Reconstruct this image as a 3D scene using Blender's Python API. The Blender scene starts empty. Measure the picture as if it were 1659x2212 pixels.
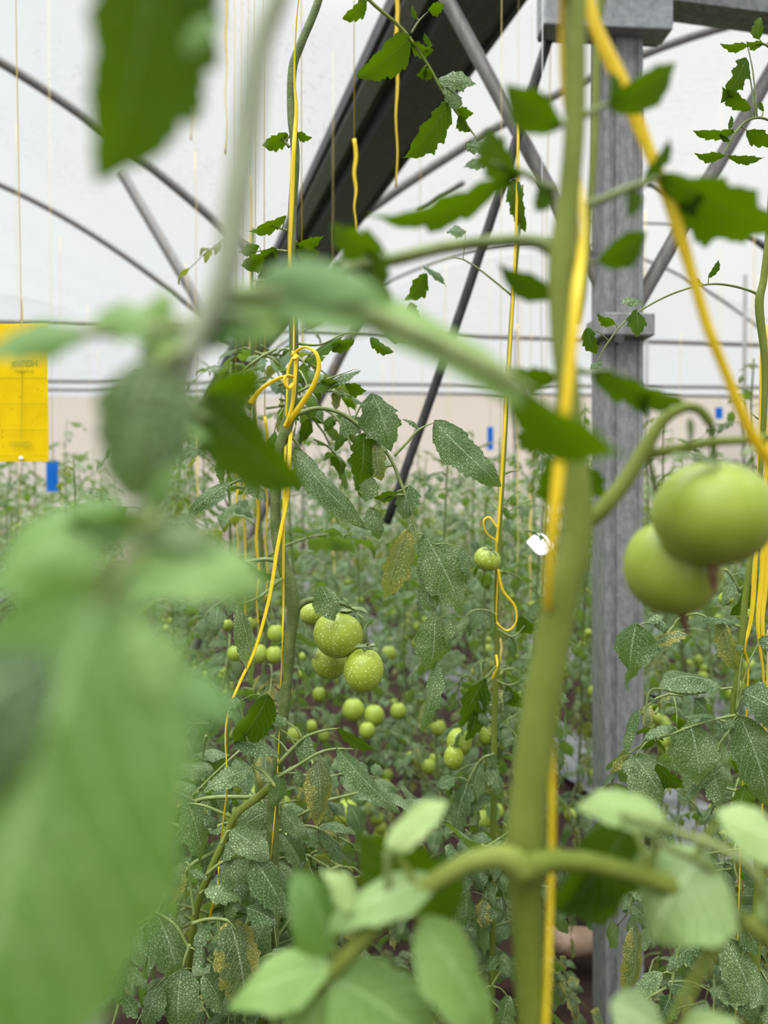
import bpy, math, random
from mathutils import Vector, Matrix
C = bpy.context.scene
COL = C.collection
R0 = random.Random(7)
# ---------------------------------------------------------------- camera, world, exposure
F, CX, CY, EYE, PITCH = 1700.0, 829.5, 1106.0, 1.5, math.radians(1.0)
cam_d = bpy.data.cameras.new('camera'); cam = bpy.data.objects.new('camera', cam_d); COL.objects.link(cam)
cam.location = (0, 0, EYE); cam.rotation_euler = (math.pi/2 - PITCH, 0, 0)
cam_d.sensor_fit = 'VERTICAL'; cam_d.sensor_height = 36; cam_d.lens = F/2212*36
cam_d.clip_start = 0.01; cam_d.clip_end = 200
cam_d.dof.use_dof = True; cam_d.dof.focus_distance = 0.91; cam_d.dof.aperture_fstop = 4.3
C.camera = cam
C.view_settings.view_transform = 'Standard'; C.view_settings.look = 'None'
C.view_settings.gamma = 1; C.view_settings.use_curve_mapping = False
C.view_settings.exposure = 0.0
C.cycles.max_bounces = 7; C.cycles.diffuse_bounces = 4; C.cycles.transmission_bounces = 5
C.cycles.transparent_max_bounces = 10; C.cycles.glossy_bounces = 2
C.cycles.caustics_reflective = False; C.cycles.caustics_refractive = False
C.cycles.use_denoising = True

W = bpy.data.worlds.new('overcast_sky'); C.world = W; W.use_nodes = True
nt = W.node_tree; nt.nodes.clear()
def N(nt, t, **k):
    n = nt.nodes.new(t)
    for a, b in k.items():
        if a == 'inp':
            for i, v in b.items(): n.inputs[i].default_value = v
        else: setattr(n, a, b)
    return n
wo = N(nt, 'ShaderNodeOutputWorld'); bg = N(nt, 'ShaderNodeBackground'); tc = N(nt, 'ShaderNodeTexCoord')
sx = N(nt, 'ShaderNodeSeparateXYZ'); mr = N(nt, 'ShaderNodeMapRange', interpolation_type='SMOOTHSTEP', inp={1: 0.50, 2: 0.95, 3: 1.17, 4: 11.0})
nz = N(nt, 'ShaderNodeTexNoise', inp={'Scale': 1.6, 'Detail': 4.0})
cr = N(nt, 'ShaderNodeValToRGB'); cr.color_ramp.elements[0].color = (0.90, 0.95, 1.0, 1); cr.color_ramp.elements[1].color = (1.0, 1.0, 0.985, 1)
cr.color_ramp.elements[0].position = .4; cr.color_ramp.elements[1].position = .6
L = nt.links.new
L(tc.outputs['Generated'], sx.inputs[0]); L(sx.outputs['Z'], mr.inputs[0]); L(mr.outputs[0], bg.inputs['Strength'])
L(tc.outputs['Generated'], nz.inputs['Vector']); L(nz.outputs[0], cr.inputs[0]); L(cr.outputs[0], bg.inputs['Color'])
L(bg.outputs[0], wo.inputs[0])
sun_d = bpy.data.lights.new('sun_through_cloud', 'SUN'); sun_d.energy = 2.6; sun_d.angle = math.radians(40); sun_d.color = (1, .97, .9)
sun = bpy.data.objects.new('sun_through_cloud', sun_d); COL.objects.link(sun)
sun.rotation_euler = (math.radians(32), math.radians(-22), 0)

# ---------------------------------------------------------------- geometry helpers
cp, sp = math.cos(PITCH), math.sin(PITCH)
def P(px, py, d):
    """world point seen at photograph pixel (px, py), d metres in front of the lens"""
    x = (px-CX)/F*d; y = -(py-CY)/F*d
    return Vector((x, d*cp + y*sp, EYE - d*sp + y*cp))
def catmull(pts, n):
    out = []; m = len(pts)
    for i in range(m-1):
        p0 = pts[max(i-1, 0)]; p1 = pts[i]; p2 = pts[i+1]; p3 = pts[min(i+2, m-1)]
        for k in range(n):
            t = k/n
            out.append([0.5*((2*b)+(-a+c)*t+(2*a-5*b+4*c-d)*t*t+(-a+3*b-3*c+d)*t**3) for a, b, c, d in zip(p0, p1, p2, p3)])
    out.append(list(pts[-1])); return out
class MB:
    def __init__(s): s.v = []; s.f = []; s.uv = []; s.mi = []
    def quadgrid(s, rows, uvs=None, closed=False, mi=0):
        b = len(s.v); n = len(rows[0])
        for r in rows: s.v.extend([tuple(p) for p in r])
        for i in range(len(rows)-1):
            for j in range(n if closed else n-1):
                j2 = (j+1) % n
                s.f.append((b+i*n+j, b+i*n+j2, b+(i+1)*n+j2, b+(i+1)*n+j)); s.mi.append(mi)
                if uvs: s.uv.extend([uvs[i][j], uvs[i][j2], uvs[i+1][j2], uvs[i+1][j]])
                else: s.uv.extend([(0, 0), (1, 0), (1, 1), (0, 1)])
    def tube(s, pts, seg=8, sub=4, flat=1.0, twist=0.0, mi=0, cap=True):
        """pts: (x,y,z,r)"""
        q = catmull([tuple(p) for p in pts], sub) if sub > 1 else [list(p) for p in pts]
        c = [Vector(p[:3]) for p in q]; rows = []
        up = Vector((0, 0, 1))
        t0 = (c[1]-c[0]).normalized()
        if abs(t0.z) > .9: up = Vector((0, -1, 0))
        u = (up - t0*up.dot(t0)).normalized()
        for i, p in enumerate(c):
            t = (c[min(i+1, len(c)-1)]-c[max(i-1, 0)])
            if t.length < 1e-9: t = t0
            t.normalize(); u = u - t*u.dot(t)
            if u.length < 1e-6: u = t.orthogonal()
            u.normalize(); w = t.cross(u); r = max(q[i][3], 1e-5); tw = twist*i/len(c)
            rows.append([p + (u*math.cos(a)*math.cos(tw)*1 - 0*u + u*0) for a in (0,)] if 0 else
                        [p + (u*math.cos(tw)+w*math.sin(tw))*math.cos(2*math.pi*k/seg)*r*flat + (w*math.cos(tw)-u*math.sin(tw))*math.sin(2*math.pi*k/seg)*r for k in range(seg)])
        b = len(s.v); s.quadgrid(rows, closed=True, mi=mi)
        if cap:
            n = len(rows)
            s.f.append(tuple(b+k for k in range(seg))[::-1]); s.f.append(tuple(b+(n-1)*seg+k for k in range(seg)))
            s.mi += [mi, mi]; s.uv += [(0, 0)]*(2*seg)
        return s
    def box(s, lo, hi, M=None, mi=0):
        b = len(s.v)
        for z in (lo[2], hi[2]):
            for y in (lo[1], hi[1]):
                for x in (lo[0], hi[0]):
                    p = Vector((x, y, z)); s.v.append(tuple(M @ p if M else p))
        for f in ((0, 2, 3, 1), (4, 5, 7, 6), (0, 1, 5, 4), (2, 6, 7, 3), (0, 4, 6, 2), (1, 3, 7, 5)):
            s.f.append(tuple(b+k for k in f)); s.mi.append(mi); s.uv += [(0, 0)]*4
        return s
    def prism(s, prof, A, B, side, up, mi=0):
        """extrude closed profile [(a,b)] in side/up axes from A to B"""
        b = len(s.v); n = len(prof)
        for Q in (A, B):
            for (a, c) in prof: s.v.append(tuple(Q + side*a + up*c))
        for k in range(n):
            s.f.append((b+k, b+(k+1) % n, b+n+(k+1) % n, b+n+k)); s.mi.append(mi); s.uv += [(0, 0)]*4
        s.f.append(tuple(b+k for k in range(n))[::-1]); s.f.append(tuple(b+n+k for k in range(n))); s.mi += [mi, mi]; s.uv += [(0, 0)]*(2*n)
        return s
    def mesh(s, name, mats, origin=None, smooth=True):
        me = bpy.data.meshes.new(name)
        v = s.v if origin is None else [(p[0]-origin[0], p[1]-origin[1], p[2]-origin[2]) for p in s.v]
        me.from_pydata(v, [], s.f)
        uv = me.uv_layers.new(name='UVMap'); flat = [c for t in s.uv for c in t]; uv.data.foreach_set('uv', flat)
        me.polygons.foreach_set('use_smooth', [smooth]*len(s.f)); me.polygons.foreach_set('material_index', s.mi)
        for m in (mats if isinstance(mats, (list, tuple)) else [mats]): me.materials.append(m)
        me.update(); return me
def link(name, me, parent=None):
    o = bpy.data.objects.new(name, me); COL.objects.link(o)
    if parent: o.parent = parent
    return o
def tag(o, label=None, cat=None, group=None, kind=None):
    if label: o['label'] = label
    if cat: o['category'] = cat
    if group: o['group'] = group
    if kind: o['kind'] = kind
    return o
def part(name, mb, mat, parent, smooth=True):
    """build a part whose vertices were given in world space"""
    root = parent
    while root.parent: root = root.parent
    return link(name, mb.mesh(name, mat, root.location, smooth), parent)
def solo(name, mb, mat, origin, smooth=True):
    o = link(name, mb.mesh(name, mat, origin, smooth)); o.location = origin; return o
def empty(name, loc, rz=0):
    o = bpy.data.objects.new(name, None); COL.objects.link(o); o.location = loc; o.rotation_euler = (0, 0, rz); o.empty_display_size = .05; return o
def copy_tree(o, parent=None):
    c = o.copy(); COL.objects.link(c)
    if parent: c.parent = parent
    for ch in list(o.children): copy_tree(ch, c)
    return c

# ---------------------------------------------------------------- materials
def newmat(name):
    m = bpy.data.materials.new(name); m.use_nodes = True; t = m.node_tree; t.nodes.clear()
    o = N(t, 'ShaderNodeOutputMaterial'); return m, t, o
def MATH(t, op, a, b=None, c=None, clamp=False):
    n = N(t, 'ShaderNodeMath', operation=op, use_clamp=clamp)
    for i, v in enumerate((a, b, c)):
        if v is None: continue
        if isinstance(v, (int, float)): n.inputs[i].default_value = v
        else: t.links.new(v, n.inputs[i])
    return n.outputs[0]
def SM(t, v, lo, hi, a=0.0, b=1.0):
    n = N(t, 'ShaderNodeMapRange', interpolation_type='SMOOTHSTEP', inp={1: lo, 2: hi, 3: a, 4: b}); t.links.new(v, n.inputs[0]); return n.outputs[0]
def MIX(t, f, a, b):
    n = N(t, 'ShaderNodeMix', data_type='RGBA')
    for i, v in ((0, f), (6, a), (7, b)):
        if isinstance(v, (int, float)): n.inputs[i].default_value = v
        elif isinstance(v, tuple): n.inputs[i].default_value = (*v, 1)
        else: t.links.new(v, n.inputs[i])
    return n.outputs[2]
def NOISE(t, vec, scale, detail=3.0, rough=.55, dist=0.0):
    n = N(t, 'ShaderNodeTexNoise', inp={'Scale': scale, 'Detail': detail, 'Roughness': rough, 'Distortion': dist}); t.links.new(vec, n.inputs['Vector']); return n.outputs[0]
def leaf_material(name, top, back, thru, dust, yellow=0.0, hero=True, spk=1.0, spec=.28):
    m, t, o = newmat(name); K = t.links.new
    uv = N(t, 'ShaderNodeUVMap'); s = N(t, 'ShaderNodeSeparateXYZ'); K(uv.outputs[0], s.inputs[0])
    tc = N(t, 'ShaderNodeTexCoord'); oc = tc.outputs['Object']; oi = N(t, 'ShaderNodeObjectInfo'); geo = N(t, 'ShaderNodeNewGeometry')
    u = s.outputs[0]; av = MATH(t, 'ABSOLUTE', MATH(t, 'MULTIPLY_ADD', s.outputs[1], 2.0, -1.0))
    wob = NOISE(t, oc, 45, 2)
    c = MATH(t, 'ADD', MATH(t, 'SUBTRACT', MATH(t, 'MULTIPLY', u, 8.0), MATH(t, 'MULTIPLY', av, 2.4)), MATH(t, 'MULTIPLY', wob, .9))
    tri = MATH(t, 'ABSOLUTE', MATH(t, 'MULTIPLY_ADD', MATH(t, 'FRACT', c), 2.0, -1.0))
    side = SM(t, tri, .84, .96); mid = SM(t, av, .075, .015)
    vein = MATH(t, 'MAXIMUM', MATH(t, 'MULTIPLY', side, .95), mid)
    n1 = NOISE(t, oc, 28, 4); n2 = NOISE(t, oc, 170, 3)
    ve = N(t, 'ShaderNodeTexVoronoi', feature='DISTANCE_TO_EDGE', inp={'Scale': 300.0}); K(oc, ve.inputs['Vector']); ret = SM(t, ve.outputs['Distance'], .16, .0)
    dz = SM(t, n1, .35, .72)
    col = MIX(t, MATH(t, 'MULTIPLY', dz, .75), top, dust)
    colb = MIX(t, n2, back, tuple(x*.82 for x in back))
    base = MIX(t, geo.outputs['Backfacing'], col, colb)
    # per-leaf variation
    hv = N(t, 'ShaderNodeHueSaturation', inp={'Hue': .5, 'Saturation': 1.0, 'Value': 1.0, 'Fac': 1.0})
    K(MATH(t, 'MULTIPLY_ADD', oi.outputs['Random'], .5, .76), hv.inputs['Value']); K(MATH(t, 'MULTIPLY_ADD', oi.outputs['Random'], -.03, .515), hv.inputs['Hue'])
    K(base, hv.inputs['Color']); base = hv.outputs[0]
    base = MIX(t, MATH(t, 'MULTIPLY', ret, .26*min(1, spk*1.2)), base, tuple(x*.45 for x in top))
    base = MIX(t, MATH(t, 'MULTIPLY', vein, .6), base, tuple(min(1, x*1.5+.07) for x in dust))
    if yellow > 0:
        yn = MATH(t, 'ADD', NOISE(t, oc, 38, 4, .6), MATH(t, 'MULTIPLY_ADD', av, .25, -.12))
        yv = SM(t, yn, .62-.22*yellow, .72-.18*yellow)
        base = MIX(t, MATH(t, 'MULTIPLY', yv, .6), base, (.40, .34, .06))
        br = SM(t, MATH(t, 'ADD', NOISE(t, oc, 60, 3), MATH(t, 'MULTIPLY_ADD', u, .22, -.12)), .66, .72)
        base = MIX(t, MATH(t, 'MULTIPLY', br, .8*yellow), base, (.17, .08, .03))
    if spk > 0:
        vo = N(t, 'ShaderNodeTexVoronoi', inp={'Scale': 300.0, 'Randomness': 1.0}); K(oc, vo.inputs['Vector'])
        sk = MATH(t, 'MULTIPLY', SM(t, vo.outputs['Distance'], .30, .12), SM(t, n1, .40, .62))
        base = MIX(t, MATH(t, 'MULTIPLY', sk, .75*spk), base, (.50, .56, .38))
        vf = N(t, 'ShaderNodeTexVoronoi', inp={'Scale': 900.0}); K(oc, vf.inputs['Vector'])
        base = MIX(t, MATH(t, 'MULTIPLY', SM(t, vf.outputs['Distance'], .5, .1), .22*spk), base, (.40, .47, .30))
    bsdf = N(t, 'ShaderNodeBsdfPrincipled', inp={'Roughness': .55, 'Specular IOR Level': spec}); K(base, bsdf.inputs['Base Color'])
    tr = N(t, 'ShaderNodeBsdfTranslucent'); K(MIX(t, MATH(t, 'MULTIPLY', vein, .5), thru, tuple(x*.6 for x in thru)), tr.inputs['Color'])
    bp = N(t, 'ShaderNodeBump', inp={'Strength': .9 if spk > .5 else .45, 'Distance': .0022}); h = MATH(t, 'ADD', MATH(t, 'ADD', MATH(t, 'MULTIPLY', vein, -1.0), MATH(t, 'MULTIPLY', ret, -.55*min(1, spk))), MATH(t, 'MULTIPLY', NOISE(t, oc, 260, 2), .7)); K(h, bp.inputs['Height'])
    K(bp.outputs[0], bsdf.inputs['Normal'])
    mx = N(t, 'ShaderNodeMixShader', inp={0: .33}); K(bsdf.outputs[0], mx.inputs[1]); K(tr.outputs[0], mx.inputs[2]); K(mx.outputs[0], o.inputs[0])
    return m
LEAF = leaf_material('tomato_leaf', (.064, .125, .032), (.17, .25, .10), (.17, .30, .015), (.24, .325, .155))
LEAFY = leaf_material('tomato_leaf_yellowing', (.07, .12, .032), (.20, .26, .09), (.26, .32, .02), (.24, .30, .15), yellow=.75)
LEAFP = leaf_material('tomato_leaf_pale', (.23, .34, .11), (.25, .34, .12), (.22, .38, .03), (.34, .44, .20), spk=.25)
LEAFG = leaf_material('tomato_leaf_mid', (.12, .23, .05), (.20, .30, .08), (.18, .34, .01), (.20, .32, .10), spk=.3)
LEAFF = leaf_material('tomato_leaf_far', (.085, .145, .05), (.16, .24, .09), (.20, .32, .03), (.20, .275, .14), spk=0, hero=False)
LEAFD = leaf_material('tomato_leaf_backlit_tone', (.042, .09, .006), (.040, .085, .003), (.10, .19, .000), (.06, .12, .010), spk=0, spec=.08)  # darker leaf copy: the shade of backlit undersides is put into its colours
def simple(name, col, rough=.5, spec=.4, noise=None, col2=None, metal=0.0, bump=0.0, bscale=60, thru=None, tf=.3, stretch=None, coat=0):
    m, t, o = newmat(name); K = t.links.new
    tc = N(t, 'ShaderNodeTexCoord'); vec = tc.outputs['Object']
    if stretch:
        mp = N(t, 'ShaderNodeMapping'); mp.inputs['Scale'].default_value = stretch; K(vec, mp.inputs[0]); vec = mp.outputs[0]
    b = N(t, 'ShaderNodeBsdfPrincipled', inp={'Roughness': rough, 'Specular IOR Level': spec, 'Metallic': metal, 'Base Color': (*col, 1), 'Coat Weight': coat})
    if noise: K(MIX(t, SM(t, NOISE(t, vec, noise, 4), .35, .68), col, col2), b.inputs['Base Color'])
    if bump:
        bp = N(t, 'ShaderNodeBump', inp={'Strength': bump, 'Distance': .003}); K(NOISE(t, vec, bscale, 4), bp.inputs['Height']); K(bp.outputs[0], b.inputs['Normal'])
    if thru:
        tr = N(t, 'ShaderNodeBsdfTranslucent', inp={'Color': (*thru, 1)}); mx = N(t, 'ShaderNodeMixShader', inp={0: tf}); K(b.outputs[0], mx.inputs[1]); K(tr.outputs[0], mx.inputs[2]); K(mx.outputs[0], o.inputs[0])
    else: K(b.outputs[0], o.inputs[0])
    return m
STEM = simple('green_stem', (.108, .142, .018), .6, .15, 40, (.16, .195, .036), bump=.3, bscale=500, stretch=(1, 1, .25))
STEMD = simple('dark_stem', (.075, .11, .025), .55, .3, 60, (.13, .17, .05), bump=.3, bscale=500)
STALK = simple('leaf_stalk', (.12, .16, .040), .5, .3, 80, (.19, .235, .08))
SEPAL = simple('sepal', (.09, .13, .045), .6, .3, 120, (.16, .20, .08))
DRY = simple('dried_brown', (.10, .055, .03), .8, .2, 120, (.22, .14, .07))
TWINE = simple('yellow_twine', (.72, .52, .008), .42, .4, 300, (.84, .66, .03), bump=.35, bscale=700, stretch=(1, 1, .06), thru=(.9, .7, .02), tf=.3)
TWINEP = simple('sun_faded_twine', (.72, .58, .16), .5, .4, 200, (.85, .74, .32), thru=(.9, .75, .2), tf=.3)
STEEL = None
def steel(name, a, b, rust, rustamt, stretch=(1, 1, .15)):
    m, t, o = newmat(name); K = t.links.new
    tc = N(t, 'ShaderNodeTexCoord'); mp = N(t, 'ShaderNodeMapping'); mp.inputs['Scale'].default_value = stretch; K(tc.outputs['Object'], mp.inputs[0])
    n1 = NOISE(t, mp.outputs[0], 60, 5, .65); n2 = NOISE(t, tc.outputs['Object'], 350, 3); n3 = NOISE(t, tc.outputs['Object'], 5, 5, .65)
    c = MIX(t, SM(t, n1, .35, .65), a, b); c = MIX(t, MATH(t, 'MULTIPLY', SM(t, n2, .5, .7), .35), c, tuple(x*1.5 for x in b))
    c = MIX(t, MATH(t, 'MULTIPLY', SM(t, n3, .62, .76), rustamt), c, rust)
    p = N(t, 'ShaderNodeBsdfPrincipled', inp={'Metallic': .35, 'Roughness': .55}); K(c, p.inputs['Base Color'])
    bp = N(t, 'ShaderNodeBump', inp={'Strength': .25, 'Distance': .002}); K(n2, bp.inputs['Height']); K(bp.outputs[0], p.inputs['Normal']); K(p.outputs[0], o.inputs[0]); return m
GALV = steel('galvanised_steel', (.15, .157, .155), (.25, .255, .25), (.22, .13, .08), .7, (1, 1, .45))
PIPE = steel('weathered_pipe', (.13, .12, .112), (.19, .18, .17), (.20, .13, .09), .7)
DARKP = steel('dark_pipe', (.03, .032, .033), (.06, .06, .062), (.08, .06, .05), .3)
GUT = steel('gutter_steel', (.06, .065, .065), (.095, .10, .10), (.12, .08, .06), .2)
# roof film: thin white plastic letting the sky through, with fine creases
def film(name, trans, tint, alpha=.55, streak=.25):
    m, t, o = newmat(name); K = t.links.new
    tc = N(t, 'ShaderNodeTexCoord'); mp = N(t, 'ShaderNodeMapping'); mp.inputs['Scale'].default_value = (.6, 14, 14); mp.inputs['Rotation'].default_value = (0, 0, math.radians(-24)); K(tc.outputs['Object'], mp.inputs[0])
    n = NOISE(t, mp.outputs[0], 3.0, 5, .6); n3 = NOISE(t, tc.outputs['Object'], .5, 3)
    st = MATH(t, 'MULTIPLY', SM(t, n, .52, .72), MATH(t, 'MULTIPLY', SM(t, n3, .45, .62), streak))
    col = MIX(t, st, trans, tuple(x*.45 for x in trans)); dcol = MIX(t, st, tint, tuple(x*.5 for x in tint))
    a = N(t, 'ShaderNodeBsdfTransparent'); K(col, a.inputs[0]); b = N(t, 'ShaderNodeBsdfTranslucent'); K(dcol, b.inputs[0])
    d = N(t, 'ShaderNodeBsdfDiffuse'); K(dcol, d.inputs[0])
    m1 = N(t, 'ShaderNodeMixShader', inp={0: .45}); K(b.outputs[0], m1.inputs[1]); K(d.outputs[0], m1.inputs[2])
    m2 = N(t, 'ShaderNodeMixShader', inp={0: 1-alpha}); K(a.outputs[0], m2.inputs[1]); K(m1.outputs[0], m2.inputs[2]); K(m2.outputs[0], o.inputs[0]); return m
FILM = film('roof_film', (.86, .87, .865), (.20, .20, .20), .68, .55)
WFILM = film('wall_film', (.86, .87, .87), (.30, .30, .30), .72, .3)
CREAM = film('dusty_wall_film', (.70, .63, .55), (.55, .48, .40), .50, .2)
SOIL = simple('red_soil', (.016, .009, .007), .95, .1, 8, (.036, .021, .016), bump=1.0, bscale=30)
MULCH = simple('silver_mulch_film', (.06, .06, .062), .5, .3, 6, (.14, .14, .145), bump=.8, bscale=18)
def fruit_mat(name, a, b, spk=.85):
    m, t, o = newmat(name); K = t.links.new; tc = N(t, 'ShaderNodeTexCoord'); oc = tc.outputs['Object']
    s = N(t, 'ShaderNodeSeparateXYZ'); K(tc.outputs['Generated'], s.inputs[0])
    c = MIX(t, SM(t, NOISE(t, tc.outputs['Generated'], 2.2, 2), .3, .7), a, b)
    if spk:
        vo = N(t, 'ShaderNodeTexVoronoi', inp={'Scale': 300.0}); K(oc, vo.inputs['Vector'])
        c = MIX(t, MATH(t, 'MULTIPLY', SM(t, vo.outputs['Distance'], .26, .14), spk), c, (.66, .74, .42))
    p = N(t, 'ShaderNodeBsdfPrincipled', inp={'Roughness': .42, 'Specular IOR Level': .3, 'Subsurface Weight': .25, 'Subsurface Scale': .012, 'Coat Weight': .12, 'Coat Roughness': .3})
    p.inputs['Subsurface Radius'].default_value = (.7, 1.0, .25); K(c, p.inputs['Base Color']); K(p.outputs[0], o.inputs[0]); return m
FRUIT = fruit_mat('green_tomato_skin', (.235, .30, .022), (.29, .36, .038))
FRUITF = fruit_mat('green_tomato_skin_far', (.23, .30, .028), (.285, .355, .048), 0)

# ---------------------------------------------------------------- leaf blades
def blade(mb, base, tip, nrm, width, rows=26, m=3, rng=R0, lob=.22, teeth=.10, fold=.25, bend=.12, sweep=0.0, wave=.05, nl=4, mi=0):
    ax = tip-base; Ln = ax.length
    if Ln < 1e-6: return
    ax = ax/Ln; n = nrm - ax*nrm.dot(ax)
    if n.length < 1e-5: n = ax.orthogonal()
    n.normalize(); sd = ax.cross(n)
    ph = rng.random()*.6; ph2 = rng.random()*6; nt_ = nl*3; G = []; U = []
    asym = rng.uniform(-.08, .08)
    for i in range(rows+1):
        u = i/rows
        h = (math.sin(math.pi*min(1, u**.72))**.85 if 0 < u < 1 else 0)
        row = []; ur = []
        for j in range(-m, m+1):
            v = j/m; av = abs(v); sg = 1 if v >= 0 else -1
            p1 = (u*nl + (.13 if sg > 0 else .4)+ph) % 1; p2 = (u*nt_ + (.3 if sg > 0 else .8)) % 1
            s1 = p1/.72 if p1 < .72 else (1-p1)/.28; s2 = p2/.75 if p2 < .75 else (1-p2)/.25
            hw = width*.5*h*(1+asym*sg)*(1 - lob*(1-s1)*av - teeth*(1-s2)*av)
            if lob+teeth > 0 and av == 1: fw = (s1*lob+s2*teeth)*.10*Ln*h
            else: fw = 0
            x = u*Ln + fw + av*h*width*.06; y = v*hw
            bow = 4*u*(1-u)
            z = -fold*abs(y) + bend*Ln*bow + wave*width*math.sin(u*9+ph2+sg*1.3)*av*av
            z -= max(0, u-.75)*Ln*bend*2
            y += sweep*Ln*bow
            row.append(base + ax*x + sd*y + n*z); ur.append((u, v*.5+.5))
        G.append(row); U.append(ur)
    mb.quadgrid(G, U, mi=mi)
def cam_dir(p): return (Vector((0, 0, EYE))-p).normalized()
def pxblade(mb, b, t, w, d, f=.8, dd=0.0, bend=.08, sweep=0.0, fold=.25, lob=.26, teeth=.12, rng=R0, rows=34, m=3, nl=4, wave=.05):
    """leaflet between two points of the view at depth d; f = how squarely its top (or, negative, underside) is seen"""
    B = P(b[0], b[1], d); T = P(t[0], t[1], d+dd); ax = (T-B).normalized()
    v = cam_dir((B+T)/2); v = (v-ax*v.dot(ax)).normalized(); s = ax.cross(v)
    if s.z < 0: s = -s
    elif abs(s.z) < .15 and rng.random() < .5: s = -s
    n = v*f + s*math.sqrt(max(0, 1-f*f)); wd = w/F*d/max(abs(f), .35)
    blade(mb, B, T, n, wd, rows, m, rng, lob, teeth, fold, bend*(1 if f > 0 else -1)*(1 if 1 else 0), sweep, wave, nl)
def px_tube(mb, pts, d, seg=8, sub=5, **k):
    """pts (px,py,widthpx[,depth])"""
    q = []
    for p in pts:
        dd = p[3] if len(p) > 3 else d
        v = P(p[0], p[1], dd); q.append((v.x, v.y, v.z, p[2]/2/F*dd))
    mb.tube(q, seg, sub, **k); return q
def leaf(plant, stalk, d_stalk, blades, d, mat=LEAF, name='leaf', smat=None, rng=R0, seg=7, **kw):
    """one compound leaf: its stalk is the part, every leaflet a sub-part. blades: (bx,by,tx,ty,w,{opts})"""
    kw_ = .76 if d > .5 else 1
    stalk = list(stalk[:-1])+[(stalk[-1][0], stalk[-1][1], stalk[-1][2]*(.35 if d > .5 else .7), *stalk[-1][3:])]
    mb = MB(); q = px_tube(mb, [(a[0], a[1], a[2]*kw_, *a[3:]) for a in stalk], d_stalk, seg=seg)
    dense = catmull([tuple(a) for a in q], 6)
    for bl in blades:
        o = bl[5] if len(bl) > 5 else {}
        dl = o.get('d', d); B = P(bl[0], bl[1], dl)
        near = min(dense, key=lambda a: (Vector(a[:3])-B).length); nv = Vector(near[:3])
        if (nv-B).length > .0015:
            r = min(near[3]*.7, .0014 if d > .5 else .0016); mid_ = (nv+B)/2 + Vector((0, 0, (nv-B).length*.12))
            mb.tube([(*nv, r), (*mid_, r*.8), (*(B+(P(bl[2], bl[3], dl)-B)*.06), r*.5)], 6, 4)
    root = part(name, mb, smat or STALK, plant)
    for bl in blades:
        o = dict(bl[5]) if len(bl) > 5 else {}
        dl = o.pop('d', d); mt = o.pop('mat', mat); kk = dict(kw); kk.update(o)
        b2 = MB(); pxblade(b2, (bl[0], bl[1]), (bl[2], bl[3]), bl[4], dl, rng=rng, **kk)
        part('leaflet', b2, mt, root)
    return root

# ---------------------------------------------------------------- fruit
def tomato_mesh(name, mat, n=28, k=20, plum=.0):
    mb = MB(); rows = []
    for i in range(k+1):
        a = math.pi*i/k; z = math.cos(a); r = math.sin(a)
        rr = r*(1+.04*math.sin(a*1.0)); zz = z
        if z > 0: zz = z - .16*math.exp(-(r/.28)**2)
        if plum: rr *= (1+plum*.22*(-z)); 
        rows.append([Vector((rr*math.cos(2*math.pi*j/n)*(1+.018*math.cos(5*2*math.pi*j/n)*(1 if z > 0 else .3)), rr*math.sin(2*math.pi*j/n)*(1+.018*math.cos(5*2*math.pi*j/n)), zz)) for j in range(n)])
    mb.quadgrid(rows, closed=True)
    return mb
def fruit(parent, c, rx, rz, tilt=(0, 0), mat=None, plum=0.3, stalk_to=None, calyx=True, style=False, seed=0):
    """one green tomato (part) with its calyx (sub-part); c is its centre in world space"""
    mat = mat or FRUIT; rg = random.Random(seed)
    src = tomato_mesh('tomato', mat, plum=plum); M = Matrix.Translation(c) @ Matrix.Rotation(tilt[0], 4, 'Y') @ Matrix.Rotation(tilt[1], 4, 'X') @ Matrix.Diagonal((rx, rx, rz, 1))
    src.v = [tuple(M @ Vector(p)) for p in src.v]
    for k, f in enumerate(src.f): src.f[k] = f[::-1]
    o = part('tomato', src, mat, parent)
    top = M @ Vector((0, 0, .84)); axis = ((M @ Vector((0, 0, 1)))-c).normalized()
    if calyx:
        cb = MB()
        e1 = axis.orthogonal().normalized(); e2 = axis.cross(e1)
        for s in range(5):
            a = 2*math.pi*s/5+rg.uniform(-.3, .3); dr = (e1*math.cos(a)+e2*math.sin(a)); ln = rx*rg.uniform(.6, .85)
            tip = top + dr*ln + axis*rx*rg.uniform(-.02, .28)
            blade(cb, top+axis*rx*.04, tip, axis, rx*.24, 7, 1, rg, 0, 0, .2, .10, 0, 0, 1)
        if stalk_to is None: stalk_to = top+axis*rx*.7+Vector((0, 0, rx*.4))
        md = (top+stalk_to)/2 + axis*rx*.22
        cb.tube([(*top, rx*.075), (*(top+axis*rx*.25), rx*.06), (*md, rx*.055), (*stalk_to, rx*.06)], 7, 5)
        part('calyx', cb, SEPAL, o)
    if style:
        sb = MB(); bt = M @ Vector((0, 0, -.98)); sb.tube([(*bt, rx*.10), (*(bt-axis*rx*.22), rx*.07), (*(bt-axis*rx*.5+e1*rx*.08), rx*.03)], 6, 4); part('dried_style', sb, DRY, o)
    return o
def pxfruit(parent, px, py, w, h, d, to=None, **k):
    c = P(px, py, d)
    st = P(to[0], to[1], to[2] if len(to) > 2 else d) if to else None
    return fruit(parent, c, w/2/F*d, h/2/F*d, stalk_to=st, **k)
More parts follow.
